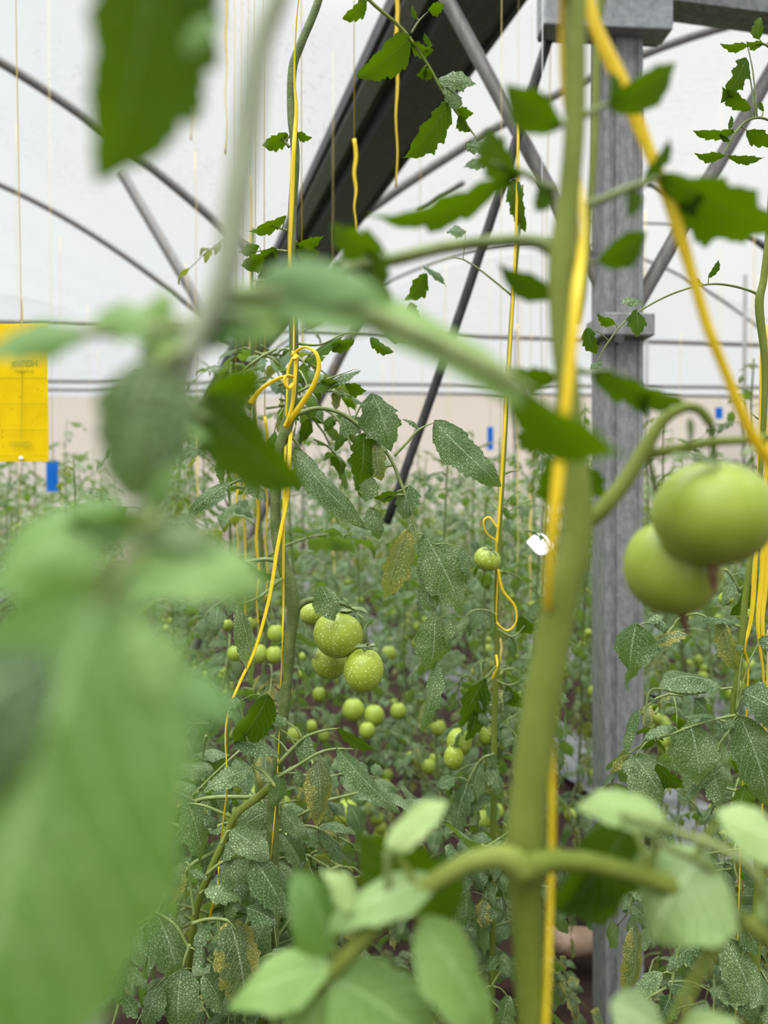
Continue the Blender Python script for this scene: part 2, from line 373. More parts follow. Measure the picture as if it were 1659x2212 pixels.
# ---------------------------------------------------------------- greenhouse shell
YAW = math.radians(16); AX = Vector((-math.sin(YAW), math.cos(YAW), 0)); RT = Vector((math.cos(YAW), math.sin(YAW), 0)); UP = Vector((0, 0, 1))
def G(s, t, z): return AX*s + RT*t + UP*z            # z above the ground
gm = MB(); rg = random.Random(3); n = 70
gm.quadgrid([[Vector((-22+44*j/n, -6+44*i/n, rg.uniform(-.02, .02))) for j in range(n+1)] for i in range(n+1)])
tag(link('floor', gm.mesh('floor', SOIL)), kind='structure')
TG, HG = 1.12, 3.42                                   # gutter line
def arch(t, side):
    if side < 0: w, r = 9.0, 2.25; x = (TG-t)/w
    else: w, r = 13.0, 3.0; x = (t-TG)/w
    return HG + r*math.sin(math.pi*min(1, max(0, x)))**.9 if 0 < x < 1 else HG
A = P(-1500, 0, 16.5); B = P(3200, 0, 15.5); A.z = 0; B.z = 0; HB = 3.6
def s_end(t):
    # distance along the house at which lane t meets the back wall line A-B
    n_ = Vector((-(B-A).y, (B-A).x, 0)); return (A-RT*t).dot(n_)/AX.dot(n_)
def roof(side, t1):
    mb = MB(); rows = []
    for i in range(25):
        rows.append([G(-3+(s_end(TG+(t1-TG)*j/30)+3.02)*i/24, TG+(t1-TG)*j/30, arch(TG+(t1-TG)*j/30, side)+.03+.012*math.sin(i*2.3+j)) for j in range(31)])
    mb.quadgrid(rows); return mb
tag(link('ceiling', roof(-1, TG-9).mesh('ceiling', FILM)), kind='structure')
tag(link('ceiling', roof(1, TG+13).mesh('ceiling', FILM)), kind='structure')
# end wall and side walls
wl = MB()
def top_at(p):
    t = p.dot(RT)
    if t < TG-9 or t > TG+13: return HB+.01
    return max(HB+.01, arch(t, -1 if t < TG else 1)+.04)
wl.quadgrid([[A.lerp(B, j/80)+UP*(HB+(top_at(A.lerp(B, j/80))-HB)*i/6) for j in range(81)] for i in range(7)])
tag(link('wall_back', wl.mesh('wall_back', WFILM)), kind='structure')
wl = MB(); wl.quadgrid([[A.lerp(B, j/60)+UP*(HB*i/8)+Vector((0, .04*math.sin(j*1.7)+.02*math.sin(j*4.1+i), 0)) for j in range(61)] for i in range(9)])
tag(link('wall_back', wl.mesh('wall_back', CREAM)), kind='structure')
for nm, t in (('wall_left', TG-9), ('wall_right', TG+13)):
    w2 = MB(); w2.quadgrid([[G(-3+20.5*j/30, t, HG*i/6) for j in range(31)] for i in range(7)]); tag(link(nm, w2.mesh(nm, WFILM)), kind='structure')
def rail(y0, y1, d, w, nm, mat, x0=-500, x1=2200):
    mb = MB(); a = P(x0, y0, d); b = P(x1, y1, d-.4); mb.tube([(*a, w), (*a.lerp(b, .5), w), (*b, w)], 8, 1)
    return tag(link(nm, mb.mesh(nm, mat)), kind='structure')
rail(680, 762, 15.3, .045, 'trim_1', PIPE); rail(818, 842, 15.2, .035, 'trim_2', PIPE); rail(836, 862, 15.1, .03, 'trim_3', PIPE)
for k, (x, d) in enumerate(((1606, 8.5), (1112, 14.6), (655, 14.8), (1395, 14.8))):
    mb = MB(); a = P(x, 1100, d); r = .03 if k else .022; mb.tube([(a.x, a.y, 0, r), (a.x, a.y, 2, r), (a.x, a.y, 4.6 if k else 3.9, r)], 8, 1)
    tag(solo('wall_upright', mb, PIPE, Vector((a.x, a.y, 0))), 'thin grey upright tube at the far right, beside the thin right-hand vine' if k == 0 else
        ['', 'thin grey upright tube of the back wall just left of the foreground stem', 'thin grey upright tube of the back wall behind the knotted twine', 'thin grey upright tube of the back wall right of the square post'][k], 'tube', 'upright tubes of the far wall')
# gutter running away along the post line
g = MB(); prof = [(-.17, .14), (-.17, .05), (-.12, .05), (-.10, -.02), (.10, -.02), (.12, .05), (.17, .05), (.17, .14), (.15, .14), (.15, .07), (.11, .07), (.09, 0), (-.09, 0), (-.11, .07), (-.15, .07), (-.15, .14)]
g0 = G(1.2, TG, HG-.16); g.prism(prof, G(-3, TG, HG-.12), G(17.3, TG, HG-.12), RT, UP)
gt = empty('roof_gutter', G(0, TG, HG)); tag(gt, 'dark steel roof gutter running away above the post line', 'gutter')
part('gutter_channel', g, GUT, gt, smooth=False)
g = MB(); g.prism([(-.25, -.01), (-.25, .06), (-.172, .06), (-.172, -.01)], G(-3, TG, HG-.10), G(17.3, TG, HG-.10), RT, UP); part('film_rail', g, steel('bright_rail', (.22, .225, .23), (.32, .325, .33), (.22, .18, .15), .3), gt, smooth=False)
g = MB(); g.prism([(.175, .02), (.175, .08), (.20, .08), (.20, .02)], G(-3, TG, HG-.10), G(17.3, TG, HG-.10), RT, UP); g.prism([(-.275, .01), (-.275, .08), (-.252, .08), (-.252, .01)], G(-3, TG, HG-.10), G(17.3, TG, HG-.10), RT, UP); part('film_clip', g, DARKP, gt, smooth=False)
# arched roof tubes
def archtube(s, side, t1, r, lab):
    mb = MB(); pts = []
    for j in range(25):
        t = TG+(t1-TG)*j/24; q = G(s, t, arch(t, side)-.05); pts.append((*q, r))
    mb.tube(pts, 8, 2)
    return tag(solo('roof_arch', mb, PIPE, G(s, TG, HG)), lab, 'roof tube', 'arched roof tubes')
archtube(7.1, -1, TG-9, .045, 'nearer grey arched roof tube descending from the upper left, above the yellow card')
archtube(10.6, -1, TG-9, .04, 'farther thin arched roof tube at left, just above the yellow card')
archtube(6.2, 1, TG+13, .045, 'grey arched roof tube rising to the right behind the square post')
archtube(13.5, 1, TG+13, .03, 'farthest arched roof tube right of the gutter')
def strut(a, b, r, nm, mat, lab, cat, bow=0.0, seg=10):
    A_, B_ = P(*a), P(*b); mb = MB(); m = (A_+B_)/2 + Vector((0, 0, bow)); mb.tube([(*A_, r), (*A_.lerp(m, .5), r), (*m, r), (*m.lerp(B_, .5), r), (*B_, r)] if not bow else [(*A_, r), (*m, r), (*B_, r)], seg, 4)
    return tag(solo(nm, mb, mat, A_), lab, cat)
strut((262, 372, 6.6), (450, 690, 6.4), .045, 'roof_brace', PIPE, 'pale grey brace dropping from the left roof arch behind the fuzzy stem', 'brace')
strut((1400, 395, 6.0), (1720, 565, 5.4), .02, 'cable_rod', DARKP, 'dark thin rod with yellow ties sloping down at the right edge', 'rod')
strut((1660, 545, 6.0), (1560, 470, 5.5), .012, 'cable_rod', DARKP, 'short thinner dark rod crossing near the right edge beside the dark sloping rod', 'rod')
strut((1255, 478, 5.6), (1510, 486, 5.6), .008, 'support_wire', DARKP, 'thin level wire crossing behind the square post at mid height', 'wire')
strut((905, 455, 9), (1000, 395, 8), .03, 'roof_brace', PIPE, 'short grey brace right of the gutter, left of the dark leaning rod', 'brace')
# dark rod leaning down to the left from the post head
strut((1205, 20, 2.0), (835, 1130, 2.3), .0135, 'leaning_rod', DARKP, 'dark leaning rod running from the post head down to the left into the plants', 'rod', bow=-.03)
strut((800, 640, 3.2), (215, 1810, 3.9), .021, 'leaning_rod', PIPE, 'grey leaning rod behind the knotted twine, partly hidden by leaves', 'rod')
# square galvanised post with its head plate, beams and braces
PD = 2.05; pc = P(1341, 1076, PD); base = Vector((pc.x, pc.y, 0)); pr = empty('steel_post', base)
tag(pr, 'upright galvanised steel post with grooved faces, right of centre', 'post')
yr = math.radians(4); sd = Vector((math.cos(yr), math.sin(yr), 0)); fw = Vector((-math.sin(yr), math.cos(yr), 0))
w = .050; pf = [(-w, -w), (-w+.014, -w), (-w+.016, -w+.006), (-w+.028, -w+.006), (-w+.030, -w), (w-.026, -w), (w-.024, -w+.004), (w-.014, -w+.004), (w-.012, -w), (w, -w), (w, w), (-w, w)]
lean = Vector((-.022, 0, 0)); mb = MB(); mb.prism(pf, base, base+UP*3.36+lean, sd, fw); part('post_shaft', mb, GALV, pr, smooth=False)
def obox(name, a, bx, mat, parent, dx, dy, dz):
    """box centred on a, half sizes dx, dy, dz in the post's axes"""
    mb = MB(); M = Matrix.Translation(a) @ Matrix.Rotation(yr, 4, 'Z'); mb.box((-dx, -dy, -dz), (dx, dy, dz), M); o = part(name, mb, mat, parent, smooth=False)
    bv = o.modifiers.new('bevel', 'BEVEL'); bv.width = .004; bv.segments = 2; return o
c = P(1305, 18, 1.97); plate = obox('head_plate', c, 0, steel('rusty_plate', (.24, .25, .26), (.33, .34, .35), (.24, .10, .04), .9, (1, 1, 1)), pr, .163, .035, .066)
obox('head_flange', P(1305, 66, 2.0), 0, DARKP, pr, .160, .05, .009)
for s in (-.13, -.04, .05, .135):
    b = c + sd*s + Vector((0, -.04, .03)); bm_ = MB(); bm_.tube([(*(b), .009), (*(b+Vector((0, -.014, 0))), .009)], 6, 1); part('bolt', bm_, GALV, plate, smooth=False)
obox('collar', P(1338, 712, 2.0), 0, GALV, pr, .066, .066, .028)
bm_ = MB(); q = P(1335, 735, 1.93); bm_.tube([(*q, .012), (*(q+Vector((0, -.015, 0))), .012)], 6, 1); part('bolt', bm_, DARKP, pr, smooth=False)
mb = MB(); a = P(1400, -30, 2.12); b = P(1760, 15, 2.0); dirb = (b-a).normalized(); mb.prism([(-.04, -.05), (.04, -.05), (.04, .05), (-.04, .05)], a, b+dirb*1.5, dirb.cross(UP).normalized(), UP)
mb.prism([(-.05, -.058), (.05, -.058), (.05, -.05), (-.05, -.05)], a, b+dirb*1.5, dirb.cross(UP).normalized(), UP)
tag(solo('cross_beam', mb, GALV, a, smooth=False), 'heavy steel cross beam leaving the post head to the right, at the top edge', 'beam')
strut((955, -20, 2.15), (1338, 690, 2.06), .0195, 'diagonal_brace', PIPE, 'brown-grey diagonal brace from the upper left down to the square post', 'brace')
strut((1352, 700, 2.06), (1720, 60, 2.05), .0195, 'diagonal_brace', PIPE, 'brown-grey diagonal brace rising from the square post to the right edge', 'brace')
# silver mulch film strips over the planting beds
for k, t in enumerate((-5.4, -3.9, -2.4, -.9, 2.3, 3.8, 5.3)):
    mb = MB(); rg = random.Random(k); rows = []
    for i in range(60):
        s = 2.0+13*i/59; rows.append([G(s, t+(j-4)*.06, .028+.006*math.cos((j-4)/4*1.5)+rg.uniform(-.004, .004)) for j in range(9)])
    mb.quadgrid(rows); o = solo('mulch_film', mb, MULCH, G(2, t, 0)); tag(o, 'silver grey mulch film strip on the soil under a far row of plants', 'mulch film', 'mulch film strips under the plant rows')

# ---------------------------------------------------------------- twines
def twine(pts, d, lab, mat=TWINE, flat=.35, group=None, extra=(), tw=2.0):
    q = [P(p[0], p[1], p[3] if len(p) > 3 else d) for p in pts]
    r = [p[2]/2/F*(p[3] if len(p) > 3 else d) for p in pts]
    mb = MB(); mb.tube([(*a, b) for a, b in zip(q, r)], 8, 6, flat=flat, twist=tw)
    for e in extra:
        mb.tube([(*P(p[0], p[1], p[3] if len(p) > 3 else d), p[2]/2/F*(p[3] if len(p) > 3 else d)) for p in e], 8, 8, flat=.6, twist=1.5)
    return tag(solo('twine', mb, mat, q[-1]), lab, 'twine', group)
def toroot(x, y, w, d): return None
def plant(nm, px, d, lab, cat='plant'):
    q = P(px, EYE, d); e = empty(nm, Vector((q.x, q.y, 0))); return tag(e, lab, cat)
def ground_pts(last, px, d, w):
    """continue a stem from its last pixel point down to the soil"""
    q = P(*last[:2], d); return q

rh = random.Random(21)
def stem(plantobj, pts, d, seg=12, mat=STEM, name='main_stem', to_ground=True, up=()):
    mb = MB(); q = []
    for p in pts:
        dd = p[3] if len(p) > 3 else d; v = P(p[0], p[1], dd); q.append((v.x, v.y, v.z, p[2]/2/F*dd))
    if to_ground:
        l = q[-1]; g = plantobj.location
        for k in (.02, .06, .14, .3, .6, 1.0): q.append((l[0]+(g.x-l[0])*k, l[1]+(g.y-l[1])*k, l[2]*(1-k)-.01*(k == 1), l[3]*(1+.25*k)))
    q = [(*u, ) for u in up]+q
    mb.tube(q, seg, 6); return part(name, mb, mat, plantobj)

# ================= plant A: the big blurred stem in front =================
A_ = plant('tomato_plant', 1165, .33, 'nearest tomato vine, its thick blurred stem right of centre carrying two big green tomatoes')
dA = .32
stem(A_, [(1262, -180, 44), (1243, 0, 48), (1242, 250, 46), (1228, 430, 48), (1214, 560, 60), (1212, 700, 50), (1225, 820, 52), (1238, 950, 56), (1248, 1100, 64), (1240, 1200, 68), (1212, 1290, 76), (1185, 1430, 80), (1160, 1580, 82), (1142, 1730, 82), (1134, 1850, 92), (1137, 1950, 72), (1143, 2100, 64), (1150, 2260, 64)], dA, 16)
leaf(A_, [(1210, 548, 44), (1160, 522, 30), (1080, 520, 28), (960, 534, 30), (850, 560, 30), (760, 578, 26), (690, 600, 20)], .33, [
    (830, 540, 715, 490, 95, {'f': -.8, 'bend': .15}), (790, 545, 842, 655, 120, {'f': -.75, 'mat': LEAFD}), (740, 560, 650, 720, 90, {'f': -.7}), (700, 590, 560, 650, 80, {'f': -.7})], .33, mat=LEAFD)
leaf(A_, [(1200, 410, 20), (1165, 395, 14), (1130, 372, 14), (1060, 350, 10)], .34, [
    (1125, 362, 792, 472, 78, {'f': -.75, 'lob': .35, 'sweep': .06}), (1120, 390, 1044, 276, 92, {'f': -.8, 'lob': .3}), (1175, 400, 1158, 458, 56, {'f': -.8})], .34, mat=LEAFD)
leaf(A_, [(1222, 270, 16), (1205, 262, 12), (1190, 256, 8)], .31, [(1215, 275, 1088, 184, 92, {'f': -.85, 'lob': .1})], .31, mat=LEAFD)
leaf(A_, [(1262, 250, 18), (1300, 230, 12), (1330, 216, 8)], .33, [(1312, 230, 1466, 138, 84, {'f': -.85, 'lob': .12}), (1318, 215, 1322, 150, 30, {'f': -.6})], .33, mat=LEAFD)
leaf(A_, [(1240, 450, 20), (1290, 435, 18), (1350, 410, 18), (1410, 388, 16), (1450, 376, 12)], .34, [
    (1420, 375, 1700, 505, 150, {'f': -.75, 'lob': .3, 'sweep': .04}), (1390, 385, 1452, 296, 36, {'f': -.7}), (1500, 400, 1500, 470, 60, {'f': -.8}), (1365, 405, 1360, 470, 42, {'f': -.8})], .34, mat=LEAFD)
leaf(A_, [(1250, 570, 16), (1275, 568, 10), (1300, 560, 8)], .36, [(1292, 565, 1400, 503, 70, {'f': -.85, 'lob': .08, 'teeth': .04})], .36, mat=LEAFD)
leaf(A_, [(1205, 630, 16), (1190, 625, 10), (1180, 620, 8)], .33, [(1205, 640, 1074, 572, 62, {'f': -.8, 'lob': .12})], .33, mat=LEAFD)
leaf(A_, [(1250, 800, 16), (1275, 805, 12), (1300, 800, 8)], .36, [(1280, 805, 1486, 872, 72, {'f': -.8, 'lob': .28}), (1390, 830, 1400, 905, 34, {'f': -.8})], .36, mat=LEAFD)
leaf(A_, [(1205, 810, 16), (1180, 805, 10)], .36, [(1205, 820, 1095, 795, 60, {'f': -.8}), (1205, 945, 1110, 940, 70, {'f': -.8})], .36, mat=LEAFD)
leaf(A_, [(1255, 1010, 14), (1225, 1010, 10), (1200, 1015, 8)], .40, [(1262, 985, 1150, 1070, 125, {'f': -.8}), (1255, 1000, 1306, 1075, 70, {'f': -.8})], .40, mat=LEAFD)
# second thin shoot right of the stem
stem(A_, [(1312, -60, 18), (1292, 60, 17), (1284, 300, 16), (1272, 480, 16), (1262, 620, 14), (1250, 700, 12)], .42, 8, name='side_shoot', to_ground=False)
# lower left leaf
dB = .30
leaf(A_, [(1134, 1886, 60), (1112, 1862, 60), (1078, 1850, 54), (1040, 1856, 48), (1000, 1868, 44), (905, 1925, 42), (815, 1995, 42), (732, 2085, 34), (690, 2140, 20)], dB, [
    (835, 1830, 966, 1728, 74, {'f': .75, 'mat': LEAFP}),
    (960, 1905, 770, 1800, 150, {'f': -.7, 'mat': LEAFD, 'd': .33}), (905, 1990, 960, 1850, 110, {'f': -.7, 'mat': LEAFD, 'd': .34}),
    (945, 1895, 690, 2010, 92, {'f': .8}), (900, 1985, 1065, 2260, 150, {'f': .8, 'mat': LEAFG}),
    (720, 2060, 640, 1880, 130, {'f': .85, 'mat': LEAFG}), (720, 2085, 488, 2172, 120, {'f': .8, 'mat': LEAFG}),
    (715, 2110, 960, 2290, 230, {'f': .85, 'mat': LEAFG}), (700, 2140, 640, 2330, 190, {'f': .85, 'mat': LEAFG}), (780, 1960, 700, 1880, 60, {'f': .7})], dB, mat=LEAFP, lob=.1, teeth=.06, smat=STEM)
mbp = MB(); px_tube(mbp, [(845, 1965, 18), (838, 1900, 18), (836, 1840, 14)], dB)
part('leaf_stalk', mbp, STALK, A_)
# lower right leaf
leaf(A_, [(1136, 1888, 60), (1160, 1868, 58), (1196, 1858, 50), (1235, 1860, 46), (1280, 1864, 44), (1400, 1895, 44), (1520, 1945, 42), (1620, 2000, 40), (1740, 2080, 36)], .31, [
    (1440, 1770, 1246, 1738, 92, {'f': .8, 'bend': .14}), (1360, 1770, 1205, 1975, 150, {'f': -.75, 'mat': LEAFD, 'd': .34}), (1330, 1880, 1215, 1960, 130, {'f': -.75, 'mat': LEAFD, 'd': .345}),
    (1530, 1838, 1405, 2030, 235, {'f': .9, 'lob': .08, 'bend': .12}), (1548, 1760, 1730, 1850, 105, {'f': .8}), (1640, 1985, 1760, 1900, 90, {'f': .8}),
    (1440, 2240, 1318, 2170, 130, {'f': .8}), (1450, 2250, 1600, 2200, 80, {'f': .8})], .31, mat=LEAFP, lob=.1, teeth=.06, smat=STEM)
mbp = MB(); px_tube(mbp, [(1340, 1762, 16), (1400, 1775, 18), (1470, 1800, 18), (1560, 1835, 20), (1640, 1900, 20), (1690, 2050, 22)], .30); px_tube(mbp, [(1370, 1785, 14), (1440, 1830, 16), (1540, 1880, 18), (1600, 1985, 18)], .305)
part('leaf_stalk', mbp, STALK, A_)
# the two big blurred tomatoes
mbp = MB(); px_tube(mbp, [(1262, 1130, 40), (1300, 1100, 38), (1350, 1040, 36), (1390, 975, 34), (1430, 910, 28), (1475, 882, 22), (1510, 885, 22), (1535, 915, 22)], .38, sub=6)
px_tube(mbp, [(1385, 985, 26), (1460, 970, 22), (1540, 955, 20), (1620, 950, 18), (1680, 940, 16)], .385)
tr_ = part('fruit_truss', mbp, STEM, A_)
pxfruit(A_, 1541, 1108, 246, 232, .40, to=(1535, 915, .385), mat=FRUITF, tilt=(.05, -.12), plum=.05, style=True, seed=1)
pxfruit(A_, 1452, 1222, 196, 212, .43, to=(1400, 985, .40), mat=FRUITF, tilt=(-.18, -.1), plum=.15, style=True, seed=2)
for x0, y0, x1, y1 in ((1500, 985, 1440, 985), (1500, 985, 1560, 1010), (1600, 985, 1640, 960), (1490, 900, 1490, 960)):
    b2 = MB(); pxblade(b2, (x0, y0), (x1, y1), 16, .38, f=.7, rows=8, m=1, lob=0, teeth=0); part('sepal', b2, SEPAL, tr_)
twine([(1222, -80, 18), (1216, 40, 18, .33), (1219, 180, 16, .34), (1240, 330, 16, .35), (1258, 450, 16, .33), (1256, 540, 20, .315), (1246, 620, 26, .30), (1240, 700, 28, .296), (1231, 790, 28, .296), (1219, 900, 30, .296), (1206, 1020, 32, .296), (1197, 1110, 32, .296), (1189, 1200, 28, .30), (1183, 1290, 24, .31), (1182, 1400, 24, .34), (1188, 1550, 24, .35), (1193, 1680, 26, .35), (1192, 1850, 28, .35), (1187, 2000, 28, .34), (1182, 2110, 30, .32), (1176, 2260, 30, .31)], .30,
      'yellow twine wound down the thick blurred foreground stem', tw=1.0)
twine([(1266, -60, 26), (1284, 50, 28), (1345, 185, 34), (1408, 340, 26), (1440, 420, 26), (1470, 510, 28), (1500, 610, 24), (1530, 710, 26), (1570, 810, 26), (1620, 930, 34), (1680, 1020, 36), (1760, 1120, 36)], .345,
      'loose yellow twine slanting across to the right edge above the two big tomatoes', tw=1.5)

# ================= plant B: very near blurred leaves on the left =================
B_ = plant('tomato_plant', 250, .30, 'very blurred tomato vine filling the left edge with huge soft leaves')
mb = MB(); px_tube(mb, [(640, -120, 46), (600, 0, 50), (562, 100, 58), (535, 280, 66), (508, 450, 70), (490, 580, 62), (450, 680, 54), (400, 780, 60), (370, 900, 66), (340, 1050, 70), (300, 1200, 64), (250, 1500, 60), (180, 1900, 60)], .185, 12, 6)
l = P(180, 1900, .185); gq = B_.location
mb2 = MB(); pts = [(*P(p[0], p[1], .185), p[2]/2/F*.185) for p in [(640, -120, 42), (600, 0, 46), (562, 100, 54), (535, 280, 62), (508, 450, 66), (490, 580, 62), (450, 680, 54), (400, 780, 60), (370, 900, 66), (340, 1050, 70), (300, 1200, 64), (250, 1500, 60), (180, 1900, 60)]]
pts += [(l.x+(gq.x-l.x)*k, l.y+(gq.y-l.y)*k, l.z*(1-k), .0045) for k in (.02, .06, .14, .3, .65, 1)]
mb2.tube(pts, 12, 6); PALE = simple('pale_fuzzy_stem', (.25, .28, .18), .8, .1, 30, (.32, .35, .24)); part('main_stem', mb2, PALE, B_)
dN = .20
leaf(B_, [(470, 650, 44), (600, 640, 44), (760, 670, 44), (900, 725, 42), (1040, 790, 40), (1150, 850, 30)], dN, [
    (820, 690, 560, 640, 110, {'f': .6}), (1090, 822, 1352, 990, 112, {'f': -.6, 'lob': .08, 'mat': LEAFD, 'd': .235}), (770, 640, 1140, 868, 100, {'f': .55, 'lob': 0, 'teeth': 0, 'sweep': .03, 'd': .215}), (640, 655, 430, 690, 150, {'f': .8}), (560, 590, 850, 650, 100, {'f': .75}),
    (700, 640, 590, 580, 90, {'f': .8})], dN, mat=LEAFG, smat=STALK, seg=10, lob=.08, teeth=.05)
leaf(B_, [(470, 690, 40), (360, 710, 36), (240, 715, 30), (130, 720, 24)], .19, [
    (380, 710, 190, 690, 110, {'f': .8, 'lob': .3}), (330, 700, 362, 630, 70, {'f': .8}), (200, 720, -60, 775, 90, {'f': .7}), (420, 700, 300, 770, 110, {'f': .8}), (560, 700, 380, 720, 110, {'f': .8})], .19, mat=LEAFG)
leaf(B_, [(395, 760, 36), (360, 780, 26), (330, 800, 16)], .18, [(330, 765, 275, 1080, 235, {'f': .85, 'lob': .14, 'mat': LEAF}), (390, 900, 330, 1120, 90, {'f': .7, 'mat': LEAFG})], .18, mat=LEAF)
leaf(B_, [(390, 880, 36), (440, 900, 24), (480, 905, 16)], .26, [(430, 860, 652, 1060, 165, {'f': -.85, 'lob': .1, 'mat': LEAFD}), (440, 850, 575, 800, 95, {'f': -.8, 'mat': LEAFD}), (400, 900, 470, 960, 70, {'f': .8})], .26, mat=LEAFG)
leaf(B_, [(345, 1120, 40), (280, 1150, 34), (200, 1180, 28), (100, 1200, 24)], .17, [
    (250, 1140, -40, 1260, 190, {'f': .8}), (300, 1200, 580, 1262, 155, {'f': .8}), (320, 1150, 150, 1090, 90, {'f': .8, 'mat': LEAFG}), (180, 1240, 560, 1290, 110, {'f': .6}), (300, 1140, 480, 1170, 60, {'f': .7, 'mat': LEAF}),
    (330, 1110, 130, 1130, 70, {'f': -.7, 'mat': LEAFD})], .17, mat=LEAFG, lob=.1, teeth=.05)
leaf(B_, [(300, 1200, 40), (240, 1250, 40), (200, 1320, 40)], .125, [
    (225, 1230, -120, 2480, 670, {'f': .9, 'lob': .10, 'teeth': .03, 'bend': .05}), (300, 1480, 520, 1535, 150, {'f': .8, 'd': .14}), (120, 1400, -250, 1700, 330, {'f': .8, 'mat': LEAF}), (300, 1330, 400, 1540, 130, {'f': .8})], .125, mat=LEAFG, lob=.1)
leaf(B_, [(640, -160, 30), (480, -200, 26), (340, -150, 22)], .17, [
    (330, -175, 218, 394, 310, {'f': -.85, 'lob': .16, 'teeth': .12, 'mat': LEAFD, 'wave': .02}), (430, -130, 470, 60, 120, {'f': -.8, 'mat': LEAFD}), (470, 20, 400, 120, 70, {'f': .7, 'mat': LEAFG})], .17, mat=LEAFD)

# ================= plant C: the vine in focus =================
C_ = plant('tomato_plant', 590, .95, 'sharp tomato vine left of centre carrying the group of three speckled green tomatoes')
dC = .93
stem(C_, [(720, -140, 16), (688, 0, 17), (652, 90, 18), (632, 150, 19), (630, 250, 19), (638, 340, 19), (630, 500, 19), (634, 700, 20), (634, 820, 22), (622, 910, 27), (602, 980, 23), (596, 1060, 22), (597, 1150, 24), (612, 1220, 27), (634, 1300, 30), (628, 1370, 25), (618, 1480, 24), (604, 1620, 26), (590, 1730, 27), (590, 1850, 26), (590, 2000, 26)], dC, 14, mat=STEMD)
kw = dict(d=dC)
leaf(C_, [(628, 900, 22), (645, 893, 16), (690, 882, 12), (745, 897, 11), (800, 940, 11), (840, 985, 10), (868, 1048, 10), (888, 1110, 9), (905, 1180, 7), (912, 1240, 6), (935, 1310, 5), (950, 1400, 4)], dC, [
    (803, 848, 846, 975, 100, {'f': .9}), (785, 935, 776, 1045, 84, {'f': -.85, 'mat': LEAFD, 'lob': .3}), (815, 955, 822, 1040, 60, {'f': -.8, 'mat': LEAFY}), (735, 900, 780, 935, 60, {'f': .7}),
    (884, 1048, 872, 1122, 66, {'f': .9}), (803, 1030, 788, 1085, 52, {'f': .9}), (800, 1095, 820, 1165, 50, {'f': .85}), (860, 1062, 805, 1075, 25, {'f': -.7, 'mat': LEAFD}),
    (880, 1143, 833, 1296, 72, {'f': -.8, 'mat': LEAFY, 'sweep': -.08}), (915, 1152, 998, 1325, 112, {'f': .9, 'lob': .16}), (928, 1252, 925, 1322, 62, {'f': .9, 'lob': .1}),
    (938, 1328, 928, 1450, 92, {'f': .9, 'lob': .14}), (945, 1425, 905, 1580, 44, {'f': .65, 'sweep': -.16}), (975, 1330, 960, 1400, 30, {'f': .5}), (1000, 1180, 1010, 1260, 30, {'f': .5})], dC)
leaf(C_, [(852, 985, 8), (880, 955, 8), (905, 928, 7), (940, 912, 6)], dC, [(938, 908, 1086, 1048, 86, {'f': .85, 'sweep': .07, 'lob': .14}), (905, 925, 870, 905, 12, {'f': .7})], dC)
leaf(C_, [(626, 940, 10), (640, 955, 9), (650, 972, 7)], dC, [(636, 968, 798, 1140, 62, {'f': .75, 'sweep': .13, 'lob': .08})], dC)
leaf(C_, [(625, 318, 9), (610, 300, 7), (600, 292, 5)], dC, [(622, 290, 566, 315, 40, {'f': -.8}), (640, 287, 673, 298, 22, {'f': -.7})], dC, mat=LEAFD)
leaf(C_, [(628, 500, 8), (600, 492, 5), (580, 485, 5)], dC, [(618, 466, 536, 502, 30, {'f': -.7}), (640, 528, 700, 510, 26, {'f': -.7})], dC, mat=LEAFD)
leaf(C_, [(630, 545, 9), (590, 540, 6), (540, 545, 5)], dC, [(560, 530, 515, 545, 30, {'f': -.8}), (600, 540, 520, 575, 52, {'f': -.7}), (590, 545, 560, 600, 40, {'f': -.7}), (640, 540, 690, 545, 40, {'f': -.7})], dC, mat=LEAFD)
leaf(C_, [(632, 740, 10), (690, 745, 6), (745, 720, 6), (790, 720, 5)], dC, [(765, 735, 705, 752, 34, {'f': -.8}), (800, 730, 850, 762, 30, {'f': -.7}), (742, 725, 655, 800, 22, {'f': .5}), (830, 720, 905, 700, 50, {'f': -.7})], dC, mat=LEAFD)
leaf(C_, [(636, 850, 9), (700, 822, 6), (760, 800, 5)], dC, [(735, 828, 690, 822, 26, {'f': -.7}), (745, 830, 792, 845, 34, {'f': -.7}), (715, 830, 660, 850, 24, {'f': .6}), (780, 800, 700, 845, 20, {'f': .5, 'mat': LEAF})], dC, mat=LEAFD)
leaf(C_, [(600, 1212, 14), (570, 1208, 12), (530, 1215, 9), (500, 1222, 6)], dC, [(560, 1210, 480, 1240, 30, {'f': .7}), (520, 1212, 600, 1250, 26, {'f': -.6, 'mat': LEAFD})], dC)
leaf(C_, [(598, 1035, 14), (560, 1026, 12), (510, 1040, 9), (460, 1070, 7), (420, 1110, 6)], .88, [(500, 1040, 400, 1120, 40, {'f': .8}), (480, 1045, 470, 990, 24, {'f': .7}), (530, 1035, 560, 1080, 30, {'f': .7})], .88)
leaf(C_, [(610, 1250, 10), (560, 1290, 9), (520, 1305, 7)], .9, [(512, 1300, 548, 1480, 44, {'f': .7, 'sweep': .04, 'lob': .1})], .9)
